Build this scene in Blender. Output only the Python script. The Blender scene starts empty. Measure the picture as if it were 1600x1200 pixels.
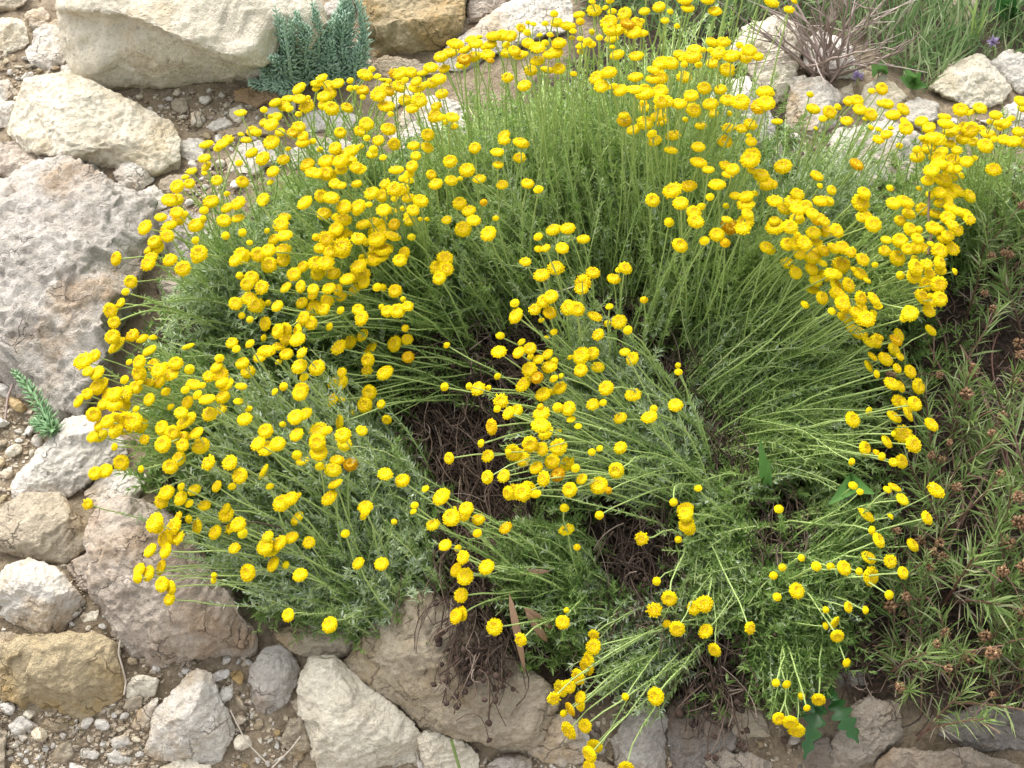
import bpy, bmesh, math, random
import numpy as np
from mathutils import Vector, Matrix, Quaternion

rnd = random.Random(11)
rng = np.random.default_rng(11)
scene = bpy.context.scene
COL = scene.collection.objects

# ------------------------------------------------------------------ noise
_perm = np.random.default_rng(5).permutation(256)
_perm = np.concatenate([_perm, _perm, _perm])
_grad = np.random.default_rng(6).normal(size=(256, 3))
_grad /= np.linalg.norm(_grad, axis=1)[:, None]

def perlin(p):
    p = np.asarray(p, float)
    i = np.floor(p).astype(int); f = p - i
    i &= 255
    u = f * f * f * (f * (f * 6 - 15) + 10)
    out = 0
    for dx in (0, 1):
        wx = u[:, 0] if dx else 1 - u[:, 0]
        for dy in (0, 1):
            wy = u[:, 1] if dy else 1 - u[:, 1]
            for dz in (0, 1):
                wz = u[:, 2] if dz else 1 - u[:, 2]
                h = _perm[_perm[_perm[(i[:, 0] + dx) & 255] + ((i[:, 1] + dy) & 255)] + ((i[:, 2] + dz) & 255)]
                g = _grad[h]
                out = out + wx * wy * wz * (g[:, 0] * (f[:, 0] - dx) + g[:, 1] * (f[:, 1] - dy) + g[:, 2] * (f[:, 2] - dz))
    return out * 1.5

def fbm(p, oct=3, gain=.5):
    a, s, o = 1., 1., 0
    for k in range(oct):
        o = o + a * perlin(p * s + 17.3 * k); a *= gain; s *= 2.07
    return o

# ------------------------------------------------------------------ camera
PITCH = math.radians(42); DIST = 1.15; TAN = math.tan(math.radians(23))
CAM = np.array([0, -DIST * math.cos(PITCH), DIST * math.sin(PITCH)])
FWD = np.array([0, math.cos(PITCH), -math.sin(PITCH)])
UPV = np.array([0, math.sin(PITCH), math.cos(PITCH)])
RGT = np.array([1., 0, 0])

def rays(px, py):
    px = np.asarray(px, float); py = np.asarray(py, float)
    d = (((px - 800) / 800 * TAN)[..., None] * RGT - ((py - 600) / 800 * TAN)[..., None] * UPV + FWD)
    return d / np.linalg.norm(d, axis=-1)[..., None]

SLOPE = .268
def terrain(x, y):
    x = np.asarray(x, float); y = np.asarray(y, float)
    z = SLOPE * 1.6 * np.tanh(y / 1.6)
    d = np.clip(-.19 - y, 0, .5)
    z = z - .75 * d * d / (d + .05)
    sh = x.shape
    q = np.stack([x.ravel() * 9, y.ravel() * 9, np.zeros(x.size)], -1)
    n = perlin(q).reshape(sh) * .008 + perlin(q * 3.1 + 5).reshape(sh) * .003
    # low mounds of old litter under the middle of the flower clumps
    z = z + .035 * np.exp(-((x - .02) / .22) ** 2 - ((y - .05) / .16) ** 2)
    return z + n

def P(px, py, h=0.):
    """points of the place seen at those picture positions, h above the ground"""
    px = np.atleast_1d(np.asarray(px, float)); py = np.atleast_1d(np.asarray(py, float))
    h = np.broadcast_to(np.asarray(h, float), px.shape)
    d = rays(px, py)
    lo = np.full(px.shape, .25); hi = np.full(px.shape, 4.5)
    for _ in range(34):
        m = (lo + hi) / 2
        q = CAM + d * m[:, None]
        above = q[:, 2] > terrain(q[:, 0], q[:, 1]) + h
        lo = np.where(above, m, lo); hi = np.where(above, hi, m)
    return CAM + d * hi[:, None]

def P1(px, py, h=0.):
    return P([px], [py], h)[0]

# ------------------------------------------------------------------ mesh helpers
class MB:
    def __init__(s): s.v = []; s.f = []; s.n = 0
    def add(s, v, *faces, mat=0):
        v = np.asarray(v, float).reshape(-1, 3)
        for f in faces:
            f = np.asarray(f, int)
            if f.size: s.f.append((f + s.n, mat))
        s.v.append(v); s.n += len(v)
    def mesh(s, name, mats, origin=(0, 0, 0), smooth=True):
        me = bpy.data.meshes.new(name)
        V = np.concatenate(s.v) - np.asarray(origin, float)
        loops = np.concatenate([f.ravel() for f, _ in s.f])
        tot = np.concatenate([np.full(len(f), f.shape[1]) for f, _ in s.f])
        mi = np.concatenate([np.full(len(f), m) for f, m in s.f])
        me.vertices.add(len(V)); me.vertices.foreach_set('co', V.astype(np.float32).ravel())
        me.loops.add(len(loops)); me.loops.foreach_set('vertex_index', loops.astype(np.int32))
        me.polygons.add(len(tot))
        me.polygons.foreach_set('loop_start', np.concatenate([[0], np.cumsum(tot)[:-1]]).astype(np.int32))
        me.polygons.foreach_set('material_index', mi.astype(np.int32))
        me.polygons.foreach_set('use_smooth', np.full(len(tot), smooth))
        for m in (mats if isinstance(mats, (list, tuple)) else [mats]): me.materials.append(m)
        me.update(calc_edges=True); me.validate()
        return me

def link(name, data, loc=(0, 0, 0), parent=None):
    o = bpy.data.objects.new(name, data); COL.link(o)
    o.location = loc
    if parent is not None: o.parent = parent
    return o

def tag(o, label=None, cat=None, group=None, kind=None):
    if label: o['label'] = label
    if cat: o['category'] = cat
    if group: o['group'] = group
    if kind: o['kind'] = kind
    return o

def unit(a):
    return a / np.maximum(np.linalg.norm(a, axis=-1, keepdims=True), 1e-9)

def tube(mb, pts, rad, sides=4, mat=0, cap=False):
    pts = np.asarray(pts, float); K = len(pts)
    rad = np.broadcast_to(np.asarray(rad, float), (K,))
    t = unit(np.gradient(pts, axis=0))
    ref = np.array([.31, .2, .93]) if abs(t[0, 2]) < .8 else np.array([.9, .3, .1])
    u = unit(np.cross(t, ref)); w = np.cross(t, u)
    a = np.arange(sides) * 2 * math.pi / sides
    ring = pts[:, None] + rad[:, None, None] * (np.cos(a)[None, :, None] * u[:, None] + np.sin(a)[None, :, None] * w[:, None])
    i = np.arange(K - 1)[:, None] * sides; j = np.arange(sides)[None]; j2 = (j + 1) % sides
    f = np.stack([i + j, i + j2, i + sides + j2, i + sides + j], -1).reshape(-1, 4)
    faces = [f]
    if cap: faces += [np.arange(sides)[None, ::-1], (np.arange(sides) + (K - 1) * sides)[None]]
    mb.add(ring.reshape(-1, 3), *faces, mat=mat)

def tubes(mb, pts, rad, sides=3, mat=0):
    """many tubes at once: pts (M,K,3), rad (M,K)"""
    M, K = pts.shape[:2]
    t = unit(np.gradient(pts, axis=1))
    ref = np.array([.37, .61, .25])
    u = unit(np.cross(t, ref)); w = np.cross(t, u)
    a = np.arange(sides) * 2 * math.pi / sides
    ring = pts[:, :, None] + rad[:, :, None, None] * (np.cos(a)[:, None] * u[:, :, None] + np.sin(a)[:, None] * w[:, :, None])
    m = np.arange(M)[:, None, None] * K * sides
    i = np.arange(K - 1)[None, :, None] * sides; j = np.arange(sides)[None, None]; j2 = (j + 1) % sides
    f = np.stack([m + i + j, m + i + j2, m + i + sides + j2, m + i + sides + j], -1).reshape(-1, 4)
    mb.add(ring.reshape(-1, 3), f, mat=mat)

def leaves(mb, p, d, L, W, bend=None, mat=0):
    """narrow pointed blades: p,d (N,3), L,W (N,)"""
    N = len(p)
    r = unit(rng.normal(size=(N, 3)))
    w = unit(np.cross(d, r)) * (W / 2)[:, None]
    b = unit(np.cross(w, d)) * (L * .22)[:, None] * rng.uniform(-1, 1, (N, 1)) if bend is None else bend
    mid = p + d * (L * .5)[:, None]
    tip = p + d * L[:, None] + b
    v = np.stack([p - w * .6, p + w * .6, mid + w + b * .2, mid - w + b * .2, tip], 1).reshape(-1, 3)
    k = np.arange(N)[:, None] * 5
    mb.add(v, k + np.array([0, 1, 2, 3]), k + np.array([3, 2, 4]), mat=mat)

def bez(B, Cc, T, t):
    """B,C,T (M,3); t (M,n) -> points and tangents (M,n,3)"""
    t = t[..., None]; B = B[:, None]; Cc = Cc[:, None]; T = T[:, None]
    return (1 - t) ** 2 * B + 2 * t * (1 - t) * Cc + t * t * T, 2 * (1 - t) * (Cc - B) + 2 * t * (T - Cc)

# ------------------------------------------------------------------ materials
def new_mat(name):
    m = bpy.data.materials.new(name); m.use_nodes = True
    nt = m.node_tree; nt.nodes.clear()
    out = nt.nodes.new('ShaderNodeOutputMaterial'); b = nt.nodes.new('ShaderNodeBsdfPrincipled')
    nt.links.new(b.outputs[0], out.inputs[0])
    return m, nt, b

def ramp(nt, fac, stops, interp='LINEAR'):
    r = nt.nodes.new('ShaderNodeValToRGB'); r.color_ramp.interpolation = interp
    e = r.color_ramp.elements
    while len(e) > 1: e.remove(e[-1])
    e[0].position = stops[0][0]; e[0].color = (*stops[0][1], 1)
    for p, c in stops[1:]:
        x = e.new(p); x.color = (*c, 1)
    nt.links.new(fac, r.inputs[0]); return r.outputs[0]

def noise(nt, vec, scale, detail=4, rough=.55, w=None):
    n = nt.nodes.new('ShaderNodeTexNoise'); n.inputs['Scale'].default_value = scale
    n.inputs['Detail'].default_value = detail; n.inputs['Roughness'].default_value = rough
    nt.links.new(vec, n.inputs['Vector']); return n.outputs['Fac']

def mixc(nt, fac, a, b, mode='MIX'):
    m = nt.nodes.new('ShaderNodeMix'); m.data_type = 'RGBA'; m.blend_type = mode
    for s, v in ((m.inputs['Factor'], fac), (m.inputs['A'], a), (m.inputs['B'], b)):
        if hasattr(v, 'links'): nt.links.new(v, s)
        elif isinstance(v, tuple): s.default_value = (*v, 1)
        else: s.default_value = v
    return m.outputs['Result']

def math_n(nt, op, a, b=0.):
    m = nt.nodes.new('ShaderNodeMath'); m.operation = op
    for s, v in ((m.inputs[0], a), (m.inputs[1], b)):
        if hasattr(v, 'links'): nt.links.new(v, s)
        else: s.default_value = v
    return m.outputs[0]

def leaf_mat(name, stops, rough=.6, trans=.25, objvar=0.):
    """colour differs from leaf to leaf (Random Per Island)"""
    m, nt, b = new_mat(name)
    g = nt.nodes.new('ShaderNodeNewGeometry')
    c = ramp(nt, g.outputs['Random Per Island'], stops)
    nt.links.new(c, b.inputs['Base Color']); b.inputs['Roughness'].default_value = rough
    if trans:
        t = nt.nodes.new('ShaderNodeBsdfTranslucent'); nt.links.new(c, t.inputs[0])
        mx = nt.nodes.new('ShaderNodeMixShader'); mx.inputs[0].default_value = trans
        out = nt.nodes['Material Output']
        nt.links.new(b.outputs[0], mx.inputs[1]); nt.links.new(t.outputs[0], mx.inputs[2]); nt.links.new(mx.outputs[0], out.inputs[0])
    return m

def rock_mat(name, light, mid, dark, stain, stain_amt=.5, crack=.5, gloss=.75):
    m, nt, b = new_mat(name)
    tc = nt.nodes.new('ShaderNodeTexCoord'); oi = nt.nodes.new('ShaderNodeObjectInfo')
    off = nt.nodes.new('ShaderNodeVectorMath'); off.operation = 'ADD'
    sc = nt.nodes.new('ShaderNodeVectorMath'); sc.operation = 'SCALE'; sc.inputs['Scale'].default_value = 9.
    cb = nt.nodes.new('ShaderNodeCombineXYZ')
    nt.links.new(oi.outputs['Random'], cb.inputs[0])
    r2 = math_n(nt, 'FRACT', math_n(nt, 'MULTIPLY', oi.outputs['Random'], 37.7)); nt.links.new(r2, cb.inputs[1])
    nt.links.new(cb.outputs[0], sc.inputs[0])
    nt.links.new(tc.outputs['Object'], off.inputs[0]); nt.links.new(sc.outputs[0], off.inputs[1])
    v = off.outputs[0]
    n1 = noise(nt, v, 16, 6, .62)
    col = ramp(nt, n1, [(.28, dark), (.42, mid), (.55, light), (.66, mid), (.8, light)])
    n0 = noise(nt, v, 6.5, 4, .6)
    col = mixc(nt, ramp(nt, n0, [(.40, (0, 0, 0)), (.55, (.75, .75, .75))]), col, mixc(nt, noise(nt, v, 45, 5, .7), mid, light))
    nd = noise(nt, v, 34, 6, .75)
    col = mixc(nt, ramp(nt, nd, [(.56, (0, 0, 0)), (.68, (.6, .6, .6))]), col, dark)
    n2 = noise(nt, v, 11, 5, .6)
    lo = .62 - .22 * stain_amt
    sf = ramp(nt, n2, [(lo, (0, 0, 0)), (lo + .12, (1, 1, 1))])
    n3 = noise(nt, v, 70, 5, .7)
    sf2 = math_n(nt, 'MULTIPLY', sf, math_n(nt, 'MULTIPLY', n3, 1.25))
    col = mixc(nt, sf2, col, stain)
    # fine mottling of the mineral
    n4 = noise(nt, v, 260, 4, .7)
    spk = ramp(nt, n4, [(.3, (.62, .60, .57)), (.5, (1, 1, 1)), (.72, (1.0, .99, .97))])
    col = mixc(nt, .75, col, spk, 'MULTIPLY')
    # lichen-grey and rusty dots
    n6 = noise(nt, v, 95, 3, .5)
    col = mixc(nt, ramp(nt, n6, [(.66, (0, 0, 0)), (.74, (.5, .5, .5))]), col, (.2, .16, .12))
    # thin cracks
    wv = nt.nodes.new('ShaderNodeTexVoronoi'); wv.feature = 'DISTANCE_TO_EDGE'; wv.inputs['Scale'].default_value = 26
    dv = nt.nodes.new('ShaderNodeVectorMath'); dv.operation = 'ADD'
    nn = nt.nodes.new('ShaderNodeTexNoise'); nn.inputs['Scale'].default_value = 40; nn.inputs['Detail'].default_value = 4
    nt.links.new(v, nn.inputs['Vector'])
    s3 = nt.nodes.new('ShaderNodeVectorMath'); s3.operation = 'SCALE'; s3.inputs['Scale'].default_value = .05
    nt.links.new(nn.outputs['Color'], s3.inputs[0]); nt.links.new(v, dv.inputs[0]); nt.links.new(s3.outputs[0], dv.inputs[1])
    nt.links.new(dv.outputs[0], wv.inputs['Vector'])
    ck = ramp(nt, wv.outputs['Distance'], [(0., (1, 1, 1)), (.03, (0, 0, 0))])
    gate = ramp(nt, noise(nt, v, 22, 2), [(.48, (0, 0, 0)), (.62, (1, 1, 1))])
    ckf = math_n(nt, 'MULTIPLY', ck, gate)
    col = mixc(nt, math_n(nt, 'MULTIPLY', ckf, crack * .6), col, (.16, .12, .085))
    nt.links.new(col, b.inputs['Base Color'])
    b.inputs['Roughness'].default_value = gloss
    b.inputs['Specular IOR Level'].default_value = .35
    h = math_n(nt, 'ADD', math_n(nt, 'MULTIPLY', noise(nt, v, 120, 6, .65), 1.), math_n(nt, 'MULTIPLY', n4, .4))
    h = math_n(nt, 'SUBTRACT', h, math_n(nt, 'MULTIPLY', ckf, crack * .8))
    bp = nt.nodes.new('ShaderNodeBump'); bp.inputs['Strength'].default_value = .95; bp.inputs['Distance'].default_value = .0065
    nt.links.new(h, bp.inputs['Height']); nt.links.new(bp.outputs[0], b.inputs['Normal'])
    return m

MAT = {
    'cream':  rock_mat('cream_limestone', (.755, .69, .55), (.64, .575, .445), (.44, .38, .28), (.52, .41, .24), .45, .2),
    'pale':   rock_mat('pale_limestone', (0.690, 0.649, 0.573), (0.552, 0.504, 0.428), (0.359, 0.310, 0.248), (0.469, 0.324, 0.166), .55, .6),
    'grey':   rock_mat('grey_limestone', (0.521, 0.482, 0.427), (0.382, 0.344, 0.294), (0.222, 0.188, 0.155), (0.354, 0.244, 0.139), .45, .6),
    'pink':   rock_mat('pinkish_limestone', (0.537, 0.463, 0.381), (0.400, 0.331, 0.263), (0.237, 0.188, 0.144), (0.375, 0.256, 0.150), .6, .9),
    'ochre':  rock_mat('ochre_limestone', (0.474, 0.384, 0.237), (0.371, 0.294, 0.173), (0.230, 0.179, 0.102), (0.422, 0.275, 0.096), .7, .6),
    'tan':    rock_mat('tan_limestone', (0.500, 0.425, 0.312), (0.362, 0.300, 0.213), (0.213, 0.169, 0.115), (0.338, 0.237, 0.119), .6, .8, .55),
    'wet':    rock_mat('dark_damp_limestone', (0.287, 0.253, 0.218), (0.184, 0.161, 0.138), (0.092, 0.078, 0.063), (0.218, 0.149, 0.092), .5, .8, .5),
    'dusk':   rock_mat('dull_brown_limestone', (.38, .325, .26), (.28, .235, .18), (.16, .13, .10), (.26, .18, .11), .5, .8),
    'white':  rock_mat('whitish_limestone', (.74, .70, .63), (.64, .60, .53), (.45, .41, .35), (.50, .40, .28), .3, .4),
    'brown':  rock_mat('brown_stone', (0.408, 0.288, 0.168), (0.300, 0.204, 0.114), (0.180, 0.120, 0.072), (0.372, 0.228, 0.084), .6, .5),
}
MAT['sage'] = leaf_mat('sage_green_leaf', [(0, (.20, .31, .085)), (.35, (.30, .44, .14)), (.7, (.40, .52, .20)), (.9, (.52, .60, .34)), (1, (.60, .67, .47))], trans=.52)
MAT['fresh'] = leaf_mat('fresh_green_leaf', [(0, (.20, .32, .07)), (.4, (.32, .46, .115)), (.8, (.41, .54, .17)), (1, (.54, .62, .33))], trans=.52)
MAT['deep'] = leaf_mat('deep_green_leaf', [(0, (.13, .24, .055)), (.5, (.225, .36, .085)), (1, (.36, .47, .17))], trans=.52)
MAT['silver'] = leaf_mat('silvery_leaf', [(0, (.29, .40, .19)), (.5, (.45, .55, .33)), (1, (.63, .70, .53))], trans=.25)
MAT['stalk'] = leaf_mat('pale_green_stalk', [(0, (.25, .37, .10)), (.6, (.35, .46, .14)), (1, (.50, .56, .24))], trans=0)
MAT['dead'] = leaf_mat('dead_brown_stem', [(0, (.036, .022, .015)), (.5, (.09, .056, .037)), (.85, (.18, .125, .088)), (1, (.36, .28, .22))], trans=0, rough=.8)
MAT['knob'] = leaf_mat('old_dark_seed_head', [(0, (.025, .015, .01)), (1, (.075, .042, .028))], trans=0, rough=.85)
MAT['litter'] = leaf_mat('dark_leaf_litter', [(0, (.03, .018, .012)), (.6, (.075, .042, .026)), (1, (.15, .09, .055))], trans=0, rough=.85)
MAT['blade'] = leaf_mat('narrow_green_blade', [(0, (.13, .22, .055)), (.5, (.235, .34, .095)), (.85, (.34, .42, .17)), (1, (.46, .47, .28))], trans=.3, rough=.45)
MAT['drystalk'] = leaf_mat('greyish_dry_blade', [(0, (.17, .13, .09)), (1, (.34, .28, .21))], trans=0)
MAT['seed'] = leaf_mat('rusty_brown_seed_head', [(0, (.15, .075, .035)), (.6, (.28, .155, .075)), (1, (.44, .29, .16))], trans=.1, rough=.7)
MAT['redstem'] = leaf_mat('reddish_woody_stem', [(0, (.11, .05, .035)), (1, (.21, .12, .085))], trans=0)
MAT['succulent'] = leaf_mat('blue_green_succulent_leaf', [(0, (.25, .40, .28)), (.5, (.36, .52, .38)), (1, (.52, .66, .52))], trans=.1, rough=.5)
MAT['greensucculent'] = leaf_mat('green_succulent_leaf', [(0, (.10, .22, .09)), (.5, (.17, .32, .13)), (1, (.28, .44, .22))], trans=.1, rough=.5)
MAT['twig'] = leaf_mat('grey_mauve_twig', [(0, (.17, .12, .10)), (.6, (.29, .22, .19)), (1, (.42, .35, .31))], trans=0, rough=.8)
MAT['grass'] = leaf_mat('meadow_grass_blade', [(0, (.10, .19, .06)), (.5, (.19, .29, .11)), (.85, (.29, .38, .17)), (1, (.44, .46, .29))], trans=.3)
MAT['broad'] = leaf_mat('broad_green_leaf', [(0, (.09, .22, .05)), (1, (.15, .31, .085))], trans=.35, rough=.4)
MAT['darkbroad'] = leaf_mat('dark_broad_leaf', [(0, (.02, .085, .018)), (1, (.04, .13, .03))], trans=.3, rough=.35)
MAT['dryleaf'] = leaf_mat('dry_tan_leaf', [(0, (.24, .14, .075)), (1, (.34, .21, .12))], trans=.2)
MAT['root'] = leaf_mat('pale_rootlet', [(0, (.42, .36, .28)), (1, (.5, .44, .36))], trans=0)
MAT['mauve'] = leaf_mat('mauve_petal', [(0, (.34, .26, .45)), (1, (.48, .40, .58))], trans=.2)

def yellow_mat():
    m, nt, b = new_mat('yellow_floret')
    g = nt.nodes.new('ShaderNodeNewGeometry'); oi = nt.nodes.new('ShaderNodeObjectInfo')
    c1 = ramp(nt, g.outputs['Random Per Island'], [(0, (.82, .60, .004)), (.5, (.89, .69, .006)), (1, (.93, .76, .012))])
    c2 = ramp(nt, oi.outputs['Random'], [(0, (.62, .42, .5)), (.012, (.85, .68, .6)), (.035, (1, .92, .8)), (.14, (1, .98, .9)), (.9, (1, 1.0, 1)), (1, (.93, 1.0, 1.5))])
    c = mixc(nt, 1., c1, c2, 'MULTIPLY')
    nt.links.new(c, b.inputs['Base Color']); b.inputs['Roughness'].default_value = .65
    b.inputs['Specular IOR Level'].default_value = .08
    t = nt.nodes.new('ShaderNodeBsdfTranslucent'); nt.links.new(c, t.inputs[0])
    mx = nt.nodes.new('ShaderNodeMixShader'); mx.inputs[0].default_value = .10
    nt.links.new(b.outputs[0], mx.inputs[1]); nt.links.new(t.outputs[0], mx.inputs[2])
    nt.links.new(mx.outputs[0], nt.nodes['Material Output'].inputs[0])
    return m
MAT['yellow'] = yellow_mat()
MAT['centre'] = leaf_mat('orange_yellow_floret', [(0, (.80, .50, .006)), (1, (.88, .60, .009))], trans=.1)
MAT['cup'] = leaf_mat('green_flower_cup', [(0, (.26, .33, .07)), (1, (.38, .42, .10))], trans=.1)

def ground_mat():
    m, nt, b = new_mat('soil')
    tc = nt.nodes.new('ShaderNodeTexCoord'); v = tc.outputs['Object']
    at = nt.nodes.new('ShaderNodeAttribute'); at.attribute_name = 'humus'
    n1 = noise(nt, v, 22, 6, .65); n2 = noise(nt, v, 160, 5, .7)
    tan = ramp(nt, n1, [(.3, (.22, .165, .10)), (.5, (.35, .275, .18)), (.7, (.47, .385, .27))])
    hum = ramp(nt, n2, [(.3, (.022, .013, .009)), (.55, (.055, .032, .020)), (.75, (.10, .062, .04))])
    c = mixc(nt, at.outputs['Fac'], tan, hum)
    c = mixc(nt, .8, c, ramp(nt, n2, [(.3, (.5, .48, .45)), (.6, (1, 1, 1)), (.75, (1.25, 1.22, 1.2))]), 'MULTIPLY')
    nt.links.new(c, b.inputs['Base Color']); b.inputs['Roughness'].default_value = .9
    bp = nt.nodes.new('ShaderNodeBump'); bp.inputs['Strength'].default_value = 1.; bp.inputs['Distance'].default_value = .008
    nt.links.new(math_n(nt, 'ADD', n2, n1), bp.inputs['Height']); nt.links.new(bp.outputs[0], b.inputs['Normal'])
    return m
# ------------------------------------------------------------------ ground
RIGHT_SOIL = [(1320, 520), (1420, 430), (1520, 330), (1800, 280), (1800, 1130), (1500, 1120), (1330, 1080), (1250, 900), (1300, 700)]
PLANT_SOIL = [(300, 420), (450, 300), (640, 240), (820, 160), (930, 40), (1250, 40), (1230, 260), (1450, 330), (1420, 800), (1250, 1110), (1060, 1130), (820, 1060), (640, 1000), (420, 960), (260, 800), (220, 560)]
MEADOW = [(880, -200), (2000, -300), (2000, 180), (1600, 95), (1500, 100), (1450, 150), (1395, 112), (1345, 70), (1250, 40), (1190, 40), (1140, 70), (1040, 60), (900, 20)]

def inside(poly, x, y):
    x = np.asarray(x, float); y = np.asarray(y, float); c = np.zeros(x.shape, bool)
    n = len(poly)
    for i in range(n):
        x1, y1 = poly[i]; x2, y2 = poly[(i + 1) % n]
        hit = ((y1 > y) != (y2 > y)) & (x < (x2 - x1) * (y - y1) / ((y2 - y1) or 1e-9) + x1)
        c ^= hit
    return c

def ground_poly(poly, h=0.):
    q = P([p[0] for p in poly], [p[1] for p in poly], h)
    return [(a, b) for a, b in q[:, :2]]

def make_ground():
    n = 420
    u = np.linspace(-1, 1, n)
    ax = np.sinh(u * 3.6) / np.sinh(3.6) * 9.
    gx, gy = np.meshgrid(ax, ax + .05 * (1 - np.abs(u)))
    gz = terrain(gx, gy)
    hum = np.zeros(gx.shape)
    j = perlin(np.stack([gx.ravel() * 25, gy.ravel() * 25, 0 * gx.ravel()], -1)).reshape(gx.shape) * .02
    j2 = perlin(np.stack([gx.ravel() * 25, gy.ravel() * 25, 0 * gx.ravel() + 9], -1)).reshape(gx.shape) * .02
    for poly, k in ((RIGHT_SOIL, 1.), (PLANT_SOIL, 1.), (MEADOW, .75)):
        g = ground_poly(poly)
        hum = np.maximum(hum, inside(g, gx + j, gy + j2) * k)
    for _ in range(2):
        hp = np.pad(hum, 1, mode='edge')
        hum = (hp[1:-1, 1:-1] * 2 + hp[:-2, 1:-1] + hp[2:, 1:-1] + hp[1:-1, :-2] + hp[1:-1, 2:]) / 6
    # crumbly soil relief near the camera
    q = np.stack([gx.ravel(), gy.ravel(), 0 * gx.ravel()], -1)
    near = np.exp(-(gx ** 2 + gy ** 2) / 1.5)
    gz = gz + near * (fbm(q * 55, 4, .6).reshape(gx.shape) * .0055)
    v = np.stack([gx, gy, gz], -1).reshape(-1, 3)
    i = np.arange(n - 1)[:, None] * n + np.arange(n - 1)[None]
    f = np.stack([i, i + 1, i + n + 1, i + n], -1).reshape(-1, 4)
    mb = MB(); mb.add(v, f)
    me = mb.mesh('ground', ground_mat())
    a = me.attributes.new('humus', 'FLOAT', 'POINT'); a.data.foreach_set('value', hum.ravel().astype(np.float32))
    tag(link('ground', me), kind='structure')
make_ground()

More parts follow.
